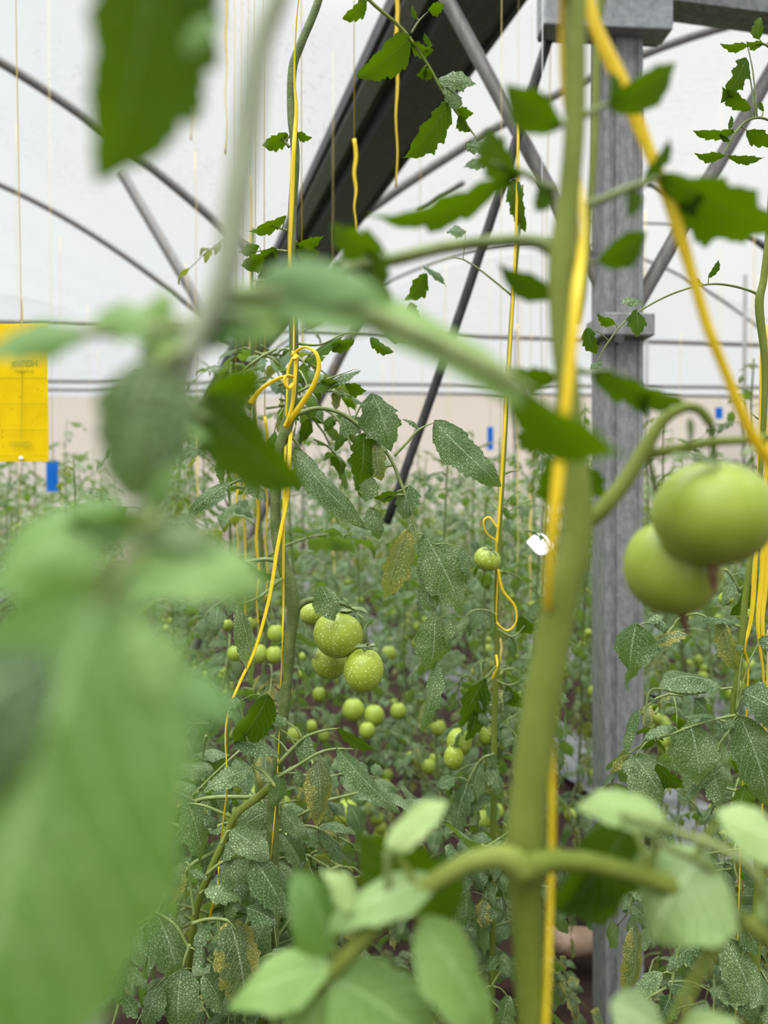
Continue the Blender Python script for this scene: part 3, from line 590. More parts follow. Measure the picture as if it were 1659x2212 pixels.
# lateral shoot of the lower left and its leaves
lat = stem(C_, [(598, 1690, 18), (560, 1720, 17), (510, 1760, 16), (482, 1820, 16), (455, 1880, 16), (428, 1950, 16), (416, 2010, 15), (410, 2060, 14), (405, 2140, 13), (390, 2300, 12)], .90, 10, name='side_shoot', to_ground=False)
leaf(C_, [(600, 1718, 15), (540, 1722, 13), (470, 1722, 12), (425, 1730, 10), (380, 1760, 8)], .95, [(445, 1722, 398, 1790, 55, {'f': .8}), (420, 1730, 340, 1700, 50, {'f': .7})], .95, mat=LEAFY)
D1 = [
    (600, 1572, 535, 1562, 26, {'f': .85}), (625, 1562, 553, 1548, 30, {'f': .85}), (585, 1590, 540, 1575, 24, {'f': .8}),
    (662, 1585, 653, 1662, 44, {'f': .9, 'lob': .08}), (683, 1640, 686, 1786, 66, {'f': .85, 'mat': LEAFY, 'lob': .12}), (604, 1668, 592, 1748, 44, {'f': .9, 'lob': .08})]
leaf(C_, [(600, 1652, 12), (628, 1620, 10), (660, 1592, 9), (700, 1578, 8), (735, 1573, 6)], .90, D1[:4]+[(728, 1573, 812, 1622, 28, {'f': -.7, 'mat': LEAFD, 'sweep': .05})], .90)
leaf(C_, [(596, 1680, 12), (640, 1655, 10), (685, 1628, 8), (720, 1618, 7), (765, 1618, 5)], .89, D1[4:]+[(725, 1612, 868, 1752, 48, {'f': .7, 'sweep': .14, 'lob': .12}), (640, 1665, 655, 1700, 30, {'f': .7})], .89)
leaf(C_, [(545, 1648, 9), (530, 1580, 8), (518, 1515, 8)], .88, [(580, 1500, 505, 1610, 78, {'f': -.7, 'mat': LEAFD, 'lob': .1}), (520, 1515, 480, 1520, 30, {'f': .8}), (495, 1515, 530, 1590, 30, {'f': .5})], .88)
leaf(C_, [(595, 1700, 11), (570, 1668, 10), (545, 1650, 9), (555, 1612, 6)], .88, [(543, 1660, 436, 1708, 44, {'f': .8, 'lob': .1}), (500, 1600, 605, 1632, 44, {'f': .7, 'lob': .12}), (560, 1665, 590, 1690, 22, {'f': .7})], .88)
leaf(C_, [(478, 1825, 8), (490, 1798, 7), (500, 1794, 6)], .88, [(497, 1792, 584, 1856, 72, {'f': .9, 'lob': .08})], .88)
leaf(C_, [(445, 1890, 10), (480, 1862, 8), (520, 1852, 8), (550, 1850, 7)], .88, [(542, 1850, 618, 1982, 76, {'f': .85, 'lob': .1}), (500, 1856, 480, 1930, 50, {'f': .7}), (480, 1860, 510, 1810, 30, {'f': .6})], .88)
leaf(C_, [(420, 1980, 9), (412, 1920, 8), (408, 1870, 7), (400, 1862, 6)], .87, [(396, 1864, 362, 1956, 48, {'f': .85, 'mat': LEAFY, 'lob': .08}), (410, 1880, 450, 1900, 20, {'f': .7})], .87)
leaf(C_, [(432, 1930, 8), (440, 1922, 7)], .87, [(440, 1922, 522, 1942, 46, {'f': .85}), (500, 1945, 495, 1992, 36, {'f': .85}), (530, 1960, 598, 1996, 52, {'f': .8})], .87)
leaf(C_, [(415, 1995, 12), (450, 1985, 10), (490, 1988, 9), (510, 2010, 7)], .86, [(495, 1988, 528, 2175, 118, {'f': .85, 'mat': LEAFY, 'lob': .18}), (452, 1992, 418, 2060, 38, {'f': .8}), (470, 2010, 500, 2075, 60, {'f': .8})], .86)
leaf(C_, [(408, 2050, 10), (380, 2000, 8), (345, 1975, 8), (320, 1968, 7)], .86, [(338, 1972, 385, 2120, 96, {'f': .9, 'mat': LEAF, 'lob': .14}), (330, 1985, 250, 1990, 60, {'f': .7})], .86)
leaf(C_, [(410, 2040, 10), (400, 2070, 9), (393, 2095, 7)], .85, [(392, 2092, 388, 2235, 92, {'f': .9, 'lob': .08}), (420, 2050, 445, 2090, 40, {'f': .8}), (440, 2105, 480, 2190, 60, {'f': .8}), (350, 2130, 310, 2230, 60, {'f': .8})], .85)
leaf(C_, [(500, 1765, 10), (440, 1740, 8), (400, 1735, 7)], .92, [(400, 1722, 436, 1862, 76, {'f': .85, 'mat': LEAF}), (440, 1760, 470, 1790, 30, {'f': .8})], .92)
leaf(C_, [(590, 1800, 10), (640, 1785, 8), (690, 1790, 7), (740, 1830, 5)], 1.0, [(640, 1790, 700, 1830, 40, {'f': .8}), (690, 1795, 745, 1870, 34, {'f': .7}), (620, 1800, 660, 1860, 44, {'f': .8}), (700, 1780, 770, 1800, 24, {'f': .6})], 1.0)
leaf(C_, [(590, 2060, 10), (560, 2075, 8), (540, 2120, 7)], .9, [(560, 2080, 590, 2200, 80, {'f': .85}), (545, 2110, 470, 2190, 60, {'f': .8}), (590, 2050, 650, 2110, 55, {'f': .8})], .9)
# old stems hanging at the lower left
leaf(C_, [(330, 1980, 8), (290, 2010, 9), (272, 2080, 10), (262, 2150, 10), (235, 2240, 10)], .82, [(280, 2010, 212, 2110, 60, {'f': .8, 'mat': LEAFY}), (275, 2090, 320, 2140, 30, {'f': .8}), (262, 2150, 300, 2200, 40, {'f': .8}), (268, 2060, 250, 2180, 40, {'f': .7})], .82)
# sharp cluster of three tomatoes
mbp = MB(); px_tube(mbp, [(636, 1325, 20), (650, 1305, 15), (680, 1295, 12), (720, 1300, 11), (752, 1308, 9), (775, 1325, 8), (788, 1360, 7), (795, 1395, 7)], dC); trc = part('fruit_truss', mbp, STEMD, C_)
pxfruit(C_, 730, 1371, 105, 101, .93, to=(762, 1312, .93), tilt=(.25, -.25), plum=-.15, seed=3)
pxfruit(C_, 785, 1447, 83, 99, .92, to=(794, 1395, .93), tilt=(.06, -.1), plum=0, seed=4)
pxfruit(C_, 712, 1428, 74, 80, .985, to=(760, 1335, .96), tilt=(-.1, -.1), plum=0, seed=5, calyx=False)
pxfruit(C_, 674, 1325, 54, 50, 1.05, to=(690, 1300, .95), tilt=(.1, .1), seed=6, calyx=False)
for x0, y0, x1, y1 in ((758, 1312, 800, 1330), (760, 1318, 725, 1325), (768, 1322, 796, 1352), (752, 1312, 742, 1290), (795, 1396, 760, 1402), (795, 1396, 820, 1410), (795, 1396, 812, 1392), (790, 1385, 796, 1340), (686, 1400, 676, 1425)):
    b2 = MB(); pxblade(b2, (x0, y0), (x1, y1), 7, .905 if x0 > 700 else .97, f=.6, rows=8, m=1, lob=0, teeth=0, bend=.2); part('sepal', b2, SEPAL, trc)
b2 = MB(); pxblade(b2, (692, 1264), (724, 1342), 64, .89, f=.85, lob=.1); part('leaflet', b2, LEAF, trc)
# hanging shoot from above (crosses the gutter)
leaf(C_, [(700, -80, 12), (760, -40, 11), (806, 8, 10), (868, 62, 10), (918, 130, 9), (952, 190, 8), (985, 240, 8), (1012, 275, 6), (1034, 305, 5)], .80, [
    (792, 2, 741, 42, 38, {'f': -.75}), (888, 78, 773, 168, 76, {'f': -.85, 'lob': .16}), (968, 222, 876, 342, 72, {'f': -.8, 'lob': .28}), (945, 172, 1030, 180, 44, {'f': .7, 'mat': LEAF}), (965, 180, 990, 245, 40, {'f': .7, 'mat': LEAF}),
    (985, 236, 1022, 245, 30, {'f': -.8}), (990, 250, 1014, 285, 30, {'f': -.8}), (912, 150, 938, 165, 26, {'f': -.8}), (925, 150, 900, 162, 22, {'f': -.7}), (888, 95, 935, 110, 34, {'f': -.7}), (935, 100, 915, 70, 14, {'f': -.7}),
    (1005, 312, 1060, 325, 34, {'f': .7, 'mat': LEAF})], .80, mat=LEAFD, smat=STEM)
leaf(C_, [(888, 72, 6), (905, 45, 5), (925, 25, 5)], .80, [(925, 20, 960, 10, 30, {'f': -.8}), (900, 40, 890, 12, 14, {'f': -.7})], .80, mat=LEAFD)
KN = [[(630, 768, 9, .88), (655, 750, 10, .875), (680, 760, 11, .87), (689, 790, 11, .87), (678, 830, 11, .87), (652, 872, 12, .875), (632, 900, 13, .88), (617, 922, 14, .89)],
      [(632, 760, 7, .885), (640, 770, 12, .875), (634, 776, 9, .87), (640, 762, 7, .88)],
      [(640, 770, 9, .885), (636, 830, 10, .88), (630, 880, 12, .88), (615, 922, 12, .885)],
      [(632, 815, 12, .875), (618, 812, 12, .868), (614, 826, 12, .866), (624, 838, 12, .868), (634, 828, 10, .872)],
      [(630, 812, 10, .872), (600, 818, 10, .865), (565, 840, 11, .86), (540, 872, 12, .86)],
      [(633, 772, 6, .89), (622, 800, 7, .89), (620, 850, 7, .89), (618, 900, 7, .89)]]
twine([(668, -60, 5), (645, 0, 5), (636, 150, 6), (640, 240, 9, .915), (634, 330, 10, .905), (630, 440, 11, .905), (626, 560, 9, .91), (634, 660, 9, .91), (634, 768, 8, .89)], .92, 'yellow twine knotted in loops on the sharp vine left of centre', extra=KN, tw=3)
twine([(628, 930, 9, .93), (622, 1040, 10, .90), (618, 1090, 9, .90), (600, 1180, 10, .895), (582, 1290, 10, .89), (552, 1400, 10, .89), (520, 1470, 10, .89), (496, 1530, 10, .89), (487, 1590, 9, .89), (491, 1690, 9, .89), (484, 1760, 9, .90), (474, 1850, 8, .93), (470, 1920, 8, .90), (458, 1960, 8, .90), (440, 2045, 8, .92)], .9, 'yellow twine slanting away from the sharp vine down to the lower left leaves')
twine([(618, 930, 6, .94), (614, 1040, 6, .905), (612, 1180, 7, .90), (612, 1300, 6, .905), (610, 1380, 6, .90), (606, 1500, 6, .93), (598, 1700, 7, .91), (590, 1800, 8, .90), (584, 1870, 6, .93), (580, 2000, 6, .95)], .91, 'straight yellow twine running down the front of the sharp vine')

# ================= plant D: thin vine at centre right =================
D_ = plant('tomato_plant', 1065, 1.3, 'thin tomato vine between leaning rod and blurred stem, one tomato high on it')
dD = 1.25
stem(D_, [(1128, 400, 6), (1120, 520, 7), (1108, 640, 9), (1098, 800, 10), (1090, 950, 11), (1082, 1080, 12), (1076, 1200, 11), (1072, 1300, 11), (1074, 1420, 11), (1068, 1560, 13), (1066, 1750, 14), (1064, 1900, 14)], dD, 10)
leaf(D_, [(1118, 470, 5), (1108, 430, 5), (1098, 400, 5)], dD, [(1108, 385, 1132, 502, 44, {'f': -.8, 'lob': .25, 'sweep': .06}), (1090, 385, 1100, 400, 24, {'f': -.8}), (1060, 350, 1000, 360, 26, {'f': .7, 'mat': LEAF})], dD, mat=LEAFD)
leaf(D_, [(1108, 640, 6), (1000, 560, 5), (930, 570, 5)], dD, [(922, 590, 875, 650, 46, {'f': -.8}), (885, 655, 905, 698, 34, {'f': -.8}), (915, 575, 965, 618, 18, {'f': .5, 'mat': LEAF}), (1008, 500, 965, 500, 30, {'f': .6, 'mat': LEAF})], dD, mat=LEAFD)
leaf(D_, [(1076, 1330, 7), (1050, 1318, 6), (1020, 1320, 5), (1000, 1340, 4)], 1.24, [(1040, 1320, 1010, 1375, 34, {'f': .7}), (1010, 1330, 985, 1380, 26, {'f': .7}), (1050, 1325, 1060, 1365, 30, {'f': .7})], 1.24)
leaf(D_, [(1076, 1360, 7), (1110, 1375, 6), (1140, 1345, 5), (1165, 1330, 4)], 1.24, [(1125, 1330, 1150, 1370, 44, {'f': -.7, 'mat': LEAFD}), (1120, 1420, 1168, 1426, 26, {'f': .8}), (1140, 1350, 1160, 1300, 30, {'f': .7}), (1100, 1375, 1110, 1420, 26, {'f': .8})], 1.24)
leaf(D_, [(1072, 1440, 7), (1055, 1458, 6), (1035, 1480, 5), (1010, 1520, 4)], 1.2, [(1048, 1462, 998, 1570, 62, {'f': -.7, 'mat': LEAFD, 'sweep': -.12}), (1040, 1480, 1050, 1545, 36, {'f': .7}), (1030, 1530, 1008, 1600, 40, {'f': -.7, 'mat': LEAFD}), (1036, 1532, 1052, 1570, 26, {'f': .8})], 1.2)
leaf(D_, [(1072, 1470, 6), (1100, 1480, 5), (1125, 1470, 4)], 1.22, [(1122, 1468, 1162, 1460, 26, {'f': .8}), (1095, 1480, 1130, 1530, 40, {'f': -.7, 'mat': LEAFD}), (1105, 1480, 1090, 1520, 26, {'f': .8}), (1125, 1580, 1160, 1610, 34, {'f': .8})], 1.22)
leaf(D_, [(1068, 1628, 7), (1040, 1640, 6), (1015, 1680, 5), (1000, 1720, 4)], 1.2, [(1062, 1625, 1066, 1672, 26, {'f': .8}), (1040, 1642, 1022, 1745, 44, {'f': .75}), (1012, 1690, 985, 1805, 52, {'f': .75}), (1060, 1716, 1004, 1760, 30, {'f': .8}), (985, 1680, 940, 1700, 34, {'f': .8}), (1060, 1650, 1080, 1720, 40, {'f': .7})], 1.2)
leaf(D_, [(1066, 1830, 7), (1040, 1830, 6), (1000, 1850, 5), (950, 1870, 4)], 1.15, [(1040, 1832, 1010, 1900, 44, {'f': .7}), (990, 1850, 960, 1830, 40, {'f': .7}), (1080, 1840, 1100, 1900, 46, {'f': -.7, 'mat': LEAFD})], 1.15)
leaf(D_, [(1066, 1945, 7), (1062, 1940, 6), (1055, 1942, 5)], 1.12, [(1048, 1945, 1042, 2006, 48, {'f': .85, 'mat': LEAFY}), (1080, 1938, 1084, 1992, 54, {'f': .7, 'mat': LEAF}), (1005, 1925, 1000, 2005, 56, {'f': .7})], 1.12)
leaf(D_, [(1062, 2130, 7), (1080, 2100, 6), (1100, 2080, 5)], 1.12, [(1080, 2060, 1112, 2120, 34, {'f': .8}), (1100, 2150, 1085, 2240, 52, {'f': .8}), (1075, 2065, 1050, 2098, 28, {'f': .8}), (1040, 2140, 1000, 2200, 50, {'f': .7})], 1.12)
leaf(D_, [(1086, 1025, 7), (1105, 1018, 7), (1122, 1016, 5)], dD, [], dD)
pxfruit(D_, 1053, 1207, 56, 50, 1.22, to=(1072, 1180, 1.24), tilt=(.3, .5), seed=8)
pxfruit(D_, 992, 1602, 54, 60, 1.3, to=(1010, 1560, 1.3), seed=9, calyx=False); pxfruit(D_, 980, 1636, 42, 54, 1.28, to=(1000, 1600, 1.3), seed=10); pxfruit(D_, 1052, 1590, 36, 44, 1.32, to=(1062, 1560, 1.3), seed=11)
mbp = MB(); px_tube(mbp, [(1066, 1560, 8), (1030, 1545, 6), (1005, 1560, 6), (995, 1580, 5)], 1.3); part('fruit_truss', mbp, STEMD, D_)
twine([(1120, 240, 6, 1.25), (1117, 420, 6), (1110, 600, 6), (1098, 800, 6, 1.23), (1088, 950, 8, 1.22), (1082, 1050, 9, 1.22), (1074, 1160, 9, 1.215), (1072, 1180, 8, 1.215), (1075, 1240, 8, 1.22), (1072, 1330, 7, 1.22), (1078, 1350, 7, 1.22)], 1.24, 'yellow twine looped on the thin vine at the single high tomato',
      extra=[[(1072, 1168, 6, 1.21), (1050, 1150, 5, 1.21), (1045, 1125, 5, 1.21), (1058, 1118, 5, 1.21), (1074, 1140, 5, 1.21)], [(1076, 1230, 6, 1.21), (1086, 1275, 6, 1.21), (1112, 1310, 6, 1.21), (1114, 1345, 5, 1.21), (1095, 1362, 5, 1.21), (1072, 1345, 5, 1.21)], [(1072, 1415, 5, 1.22), (1074, 1440, 5, 1.21), (1062, 1468, 5, 1.22)]])

# ================= plant E: right-hand vine in focus =================
E_ = plant('tomato_plant', 1610, 1.0, 'sharp dusty-leaved tomato vine at the lower right edge')
dE = .93
stem(E_, [(1672, 300, 12), (1662, 480, 13), (1650, 600, 15), (1640, 660, 18), (1652, 780, 14), (1650, 900, 12), (1640, 1050, 10), (1624, 1180, 11), (1610, 1290, 13), (1604, 1360, 15), (1594, 1450, 13), (1584, 1520, 13), (1592, 1600, 16), (1640, 1640, 16), (1632, 1760, 20), (1640, 1900, 22), (1630, 2060, 24), (1620, 2250, 26)], dE, 12)
leaf(E_, [(1668, 262, 7), (1640, 254, 7), (1612, 262, 7), (1588, 288, 7), (1570, 320, 6), (1560, 338, 6)], dE, [
    (1586, 283, 1496, 284, 26, {'f': -.75}), (1566, 336, 1500, 333, 25, {'f': -.75}), (1572, 338, 1652, 342, 22, {'f': -.75}), (1612, 124, 1560, 222, 52, {'f': -.85, 'lob': .4}), (1622, 236, 1558, 188, 36, {'f': -.8}),
    (1612, 282, 1680, 310, 40, {'f': -.8}), (1577, 306, 1553, 288, 12, {'f': -.8}), (1650, 240, 1640, 218, 12, {'f': -.8}), (1574, 280, 1580, 250, 12, {'f': -.8}), (1618, 98, 1556, 97, 22, {'f': -.75})], dE, mat=LEAFD)
leaf(E_, [(1680, 120, 7), (1650, 95, 6), (1620, 104, 5)], dE, [(1640, 85, 1640, 36, 30, {'f': -.85}), (1650, 95, 1612, 92, 22, {'f': -.7}), (1660, 90, 1680, 60, 30, {'f': -.8})], dE, mat=LEAFD)
leaf(E_, [(1645, 650, 14), (1630, 632, 8), (1580, 617, 7), (1530, 614, 6), (1470, 628, 6), (1410, 655, 6), (1350, 695, 5), (1310, 745, 5), (1288, 785, 4)], .95, [
    (1374, 668, 1376, 728, 46, {'f': .8, 'mat': LEAFD}), (1385, 650, 1340, 655, 26, {'f': .7, 'mat': LEAF}), (1530, 600, 1554, 561, 17, {'f': -.8}), (1515, 612, 1495, 598, 16, {'f': -.7}),
    (1268, 708, 1288, 765, 40, {'f': -.8}), (1300, 780, 1275, 800, 20, {'f': .7, 'mat': LEAF}), (1330, 700, 1290, 680, 24, {'f': -.7})], .95, mat=LEAFD)
leaf(E_, [(1650, 890, 8), (1640, 905, 6), (1620, 890, 5)], 1.0, [(1640, 900, 1700, 860, 30, {'f': .6})], 1.0)
leaf(E_, [(1604, 1355, 9), (1580, 1348, 7), (1550, 1342, 6), (1545, 1340, 5)], dE, [(1556, 1338, 1594, 1456, 50, {'f': -.8, 'mat': LEAFY, 'sweep': .05}), (1590, 1345, 1500, 1340, 20, {'f': .6}), (1575, 1350, 1575, 1362, 9, {'f': .8})], dE)
leaf(E_, [(1440, 1370, 8), (1455, 1352, 7), (1470, 1335, 7), (1520, 1330, 6), (1604, 1400, 6)], .95, [(1375, 1345, 1361, 1456, 98, {'f': .9, 'lob': .12}), (1412, 1388, 1486, 1368, 34, {'f': .7, 'mat': LEAFY}), (1410, 1340, 1446, 1360, 26, {'f': .7}), (1400, 1345, 1430, 1330, 24, {'f': .7})], .92)
leaf(E_, [(1590, 1485, 8), (1560, 1488, 7), (1480, 1500, 5), (1410, 1488, 5), (1395, 1530, 5), (1385, 1560, 4)], .93, [
    (1558, 1484, 1420, 1488, 56, {'f': .6, 'sweep': .2, 'lob': .08}), (1376, 1535, 1350, 1632, 26, {'f': .6, 'lob': .1}), (1400, 1510, 1418, 1512, 14, {'f': .7}), (1500, 1510, 1530, 1545, 45, {'f': .7})], .93)
leaf(E_, [(1588, 1545, 9), (1540, 1555, 7), (1490, 1570, 7), (1440, 1590, 6), (1400, 1600, 6), (1372, 1635, 6)], .90, [
    (1490, 1562, 1512, 1700, 118, {'f': .9, 'lob': .2}), (1455, 1568, 1388, 1598, 28, {'f': .75}), (1368, 1632, 1436, 1735, 100, {'f': .85, 'lob': .12}), (1418, 1650, 1478, 1705, 44, {'f': -.75, 'mat': LEAFD}), (1342, 1634, 1318, 1670, 22, {'f': -.8, 'mat': LEAFY}),
    (1480, 1550, 1550, 1548, 14, {'f': .6}), (1365, 1640, 1345, 1670, 30, {'f': .7}), (1540, 1560, 1560, 1585, 24, {'f': .7})], .90)
leaf(E_, [(1590, 1540, 9), (1600, 1548, 7)], .91, [(1598, 1545, 1662, 1745, 104, {'f': .9, 'lob': .16}), (1606, 1495, 1700, 1552, 100, {'f': .85}), (1585, 1555, 1560, 1580, 24, {'f': .8}), (1560, 1655, 1470, 1748, 20, {'f': .5, 'sweep': .04}), (1530, 1650, 1560, 1750, 56, {'f': .8}), (1612, 1695, 1598, 1772, 56, {'f': .8, 'mat': LEAFD}), (1640, 1380, 1700, 1410, 44, {'f': .8}), (1606, 1395, 1588, 1400, 22, {'f': .8})], .91)
leaf(E_, [(1612, 2040, 9), (1570, 2022, 8), (1530, 2018, 8), (1500, 2022, 7), (1470, 2040, 6), (1452, 2120, 8), (1440, 2212, 9)], .90, [
    (1560, 2015, 1645, 2225, 88, {'f': .85, 'lob': .12}), (1512, 2034, 1438, 2096, 42, {'f': .85}), (1500, 2050, 1530, 2095, 50, {'f': .8}), (1430, 2100, 1358, 2162, 44, {'f': .8}), (1440, 2125, 1500, 2140, 46, {'f': .8}), (1450, 2150, 1430, 2210, 50, {'f': .8}),
    (1520, 2010, 1560, 1990, 40, {'f': .7}), (1600, 1990, 1640, 2060, 60, {'f': .8}), (1480, 2000, 1540, 2050, 60, {'f': -.7, 'mat': LEAFD}), (1530, 2140, 1620, 2160, 46, {'f': .7}), (1580, 2170, 1560, 2230, 46, {'f': .7})], .90)
leaf(E_, [(1640, 1830, 8), (1500, 1850, 7), (1400, 1900, 6), (1362, 1950, 6), (1372, 2010, 6)], .98, [(1372, 2000, 1350, 2160, 46, {'f': .65, 'mat': LEAFY, 'lob': .1}), (1350, 1915, 1400, 1935, 36, {'f': .7}), (1362, 1955, 1400, 1990, 34, {'f': .7}), (1375, 1820, 1390, 1880, 60, {'f': .8}), (1420, 1790, 1460, 1860, 50, {'f': .8})], .98)
leaf(E_, [(1600, 1280, 8), (1570, 1232, 7), (1545, 1238, 6)], 1.05, [(1620, 1260, 1580, 1330, 40, {'f': -.6, 'mat': LEAFD}), (1590, 1240, 1640, 1235, 30, {'f': .7}), (1585, 1255, 1560, 1310, 30, {'f': .7})], 1.05)
pxfruit(E_, 1568, 1293, 30, 30, 1.1, to=(1580, 1260, 1.08), seed=12); pxfruit(E_, 1606, 1325, 30, 32, 1.15, to=(1610, 1290, 1.1), seed=13)
for k, (x0, x1, y1) in enumerate(((1630, 1608, 1460), (1645, 1642, 1500), (1655, 1652, 1380))):
    twine([(x0+16-3*k, 700, 6), (x0+10, 1000, 7), (x0, 1240, 10), (x0-8, 1340, 9), (x1, 1400, 8), (x1+8, y1, 7), (x1-6, 1760, 7), (x1-20, 2230, 7)], .95+.015*k, ('leftmost', 'middle', 'rightmost')[k]+' of the yellow twines bunched at the right-hand vine')
# ================= yellow sticky card =================
dT = 1.48
def trap(cx, y0, y1, wpx, d, mat, lab, twmat, y_tw, detail=True, yaw=0):
    c = P(cx, (y0+y1)/2, d); hw = wpx/2/F*d; hh = (y1-y0)/2/F*d; e = empty('sticky_card', c); tag(e, lab, 'sticky trap')
    mb = MB(); r = Matrix.Rotation(yaw, 3, 'Z'); rows = []
    for side in (1, -1):
        rows = [[c + r @ Vector((-hw+2*hw*j/10, .0009*side*-1+.004*math.sin(i*.6)*hw*8, -hh+2*hh*i/12)) for j in range(11)] for i in range(13)]
        mb.quadgrid(rows if side > 0 else [q[::-1] for q in rows])
    part('card', mb, mat, e)
    if cx != 46: q2 = MB(); q2.tube([(c.x, c.y, c.z+hh*.9, .0015), (c.x, c.y, (c.z+3.6)/2, .0015), (c.x, c.y, arch(c.dot(RT), -1 if c.dot(RT) < TG else 1)+.03, .0015)], 4, 1); part('hanging_cord', q2, TWINEP, e)
    return e, c, hw, hh
m, t, o = newmat('yellow_sticky_card'); K = t.links.new; tc = N(t, 'ShaderNodeTexCoord'); oc = tc.outputs['Object']
vo = N(t, 'ShaderNodeTexVoronoi', inp={'Scale': 125.0}); K(oc, vo.inputs['Vector'])
base = MIX(t, SM(t, NOISE(t, oc, 30, 3), .3, .7), (.82, .62, .0), (.88, .68, .003))
base = MIX(t, MATH(t, 'MULTIPLY', SM(t, vo.outputs['Distance'], .16, .10), SM(t, NOISE(t, oc, 40, 2), .5, .6)), base, (.10, .06, .01))
vo = N(t, 'ShaderNodeTexVoronoi', inp={'Scale': 420.0}); K(oc, vo.inputs['Vector'])
base = MIX(t, MATH(t, 'MULTIPLY', SM(t, vo.outputs['Distance'], .22, .1), .4), base, (.35, .25, .02))
b = N(t, 'ShaderNodeBsdfPrincipled', inp={'Roughness': .6, 'Specular IOR Level': .15}); K(base, b.inputs['Base Color']); tr = N(t, 'ShaderNodeBsdfTranslucent'); K(base, tr.inputs[0]); mx = N(t, 'ShaderNodeMixShader', inp={0: .45}); K(b.outputs[0], mx.inputs[1]); K(tr.outputs[0], mx.inputs[2]); K(mx.outputs[0], o.inputs[0])
CARD = m; INK = simple('olive_print', (.30, .30, .01), .5, .3)
e, c, hw, hh = trap(46, 700, 997, 115, dT, CARD, 'yellow sticky trap card with dark specks hanging at the left edge', None, 0)
def ink(name, parts_):
    mb = MB()
    for (x0, y0, x1, y1, wd) in parts_:
        a = P(x0, y0, dT-.004-.0); b = P(x1, y1, dT-.004); ax = (b-a).normalized(); s = ax.cross(Vector((0, 1, 0))).normalized()*(wd/2/F*dT); n_ = Vector((0, -.0006, 0))
        mb.quadgrid([[a-s, a+s], [b-s, b+s]]); mb.quadgrid([[a-s-n_*.5, b-s-n_*.5], [a+s-n_*.5, b+s-n_*.5]])
    return part(name, mb, INK, e, smooth=False)
grid = []
for yy in (816, 872, 929, 985):
    x = -10
    while x < 101: grid.append((x, yy, x+4, yy+.1, 1.3)); x += 7
grid.append((48, 800, 45, 950, 1.2)); ink('printed_grid', grid)
ink('printed_pill_outline', [(26, 954, 64, 955, 1.2), (26, 963, 64, 964, 1.2), (22, 957, 22, 961, 1.2), (68, 957, 68, 961, 1.2), (22, 957, 26, 954, 1.2), (22, 961, 26, 963, 1.2), (64, 955, 68, 957, 1.2), (64, 964, 68, 961, 1.2)] + [(28+3*k, 957, 29+3*k, 961, 1.3) for k in range(12)])
w_ = 3.0
ink('printed_letters', [(79, 777, 79, 791, w_), (70, 777, 70, 791, w_), (70, 784, 79, 784, w_),   # H
    (66, 779, 66, 789, w_), (59, 779, 59, 789, w_), (59, 778, 66, 778, w_), (59, 790, 66, 790, w_),   # O
    (55, 780, 55, 791, w_), (48, 780, 48, 791, w_), (48, 778.5, 55, 778.5, w_),   # turned U
    (45, 777, 41, 791, w_), (37, 777, 41, 791, w_),   # turned A
    (34, 779, 34, 791, w_), (27, 781, 27, 789, w_), (27, 790, 34, 790, w_), (29, 784, 33, 780, w_)])
def fcurve(name, body, size, loc, mat, parent, mirror):
    cu = bpy.data.curves.new(name, 'FONT'); cu.body = body; cu.size = size; cu.align_x = 'CENTER'; cu.extrude = .0002
    tmp = bpy.data.objects.new('tmp', cu); COL.objects.link(tmp); bpy.context.view_layer.update()
    me = bpy.data.meshes.new_from_object(tmp.evaluated_get(bpy.context.evaluated_depsgraph_get())); bpy.data.objects.remove(tmp)
    M = Matrix.Translation(loc-parent.location) @ Matrix.Rotation(math.pi/2, 4, 'X') @ Matrix.Diagonal((-1 if mirror else 1, 1, 1, 1)); me.transform(M); me.materials.clear(); me.materials.append(mat); return link(name, me, parent)
fcurve('printed_small_letters', 'by Koppert', .0075, P(52, 803, dT-.005), INK, e, True)
mb = MB(); q = P(45, 990, dT-.004); mb.tube([(*q, .0042), (*(q+Vector((0, .002, 0))), .0042)], 14, 1); part('punched_eyelet', mb, simple('white_plastic', (.8, .8, .8), .4), e)
tq = MB(); tq.tube([(*P(33, -60, dT), .0008), (*P(38, 230, dT), .0010), (*P(44, 560, dT), .0008), (*P(46, 705, dT), .0010)], 6, 4); tq.tube([(*P(46, 640, dT-.003), .001), (*P(48, 690, dT), .0012), (*P(46, 705, dT-.002), .0012)], 6, 4)
tag(solo('hanging_cord', tq, simple('tan_cord', (.50, .36, .12), .7, .2), P(46, 705, dT)), 'thin tan cord holding the yellow sticky card at the left edge', 'cord')
BLUE = simple('blue_card', (.0, .16, .55), .4, .4, thru=(.0, .25, .8), tf=.4)
trap(113, 995, 1062, 26, 4.6, BLUE, 'small blue sticky card below and right of the yellow one', None, 0)
trap(1059, 922, 972, 13, 7.5, BLUE, 'distant blue sticky card left of the blurred foreground stem', None, 0)
trap(1553, 880, 905, 16, 9.0, BLUE, 'distant blue sticky card right of the post above the big tomatoes', None, 0)
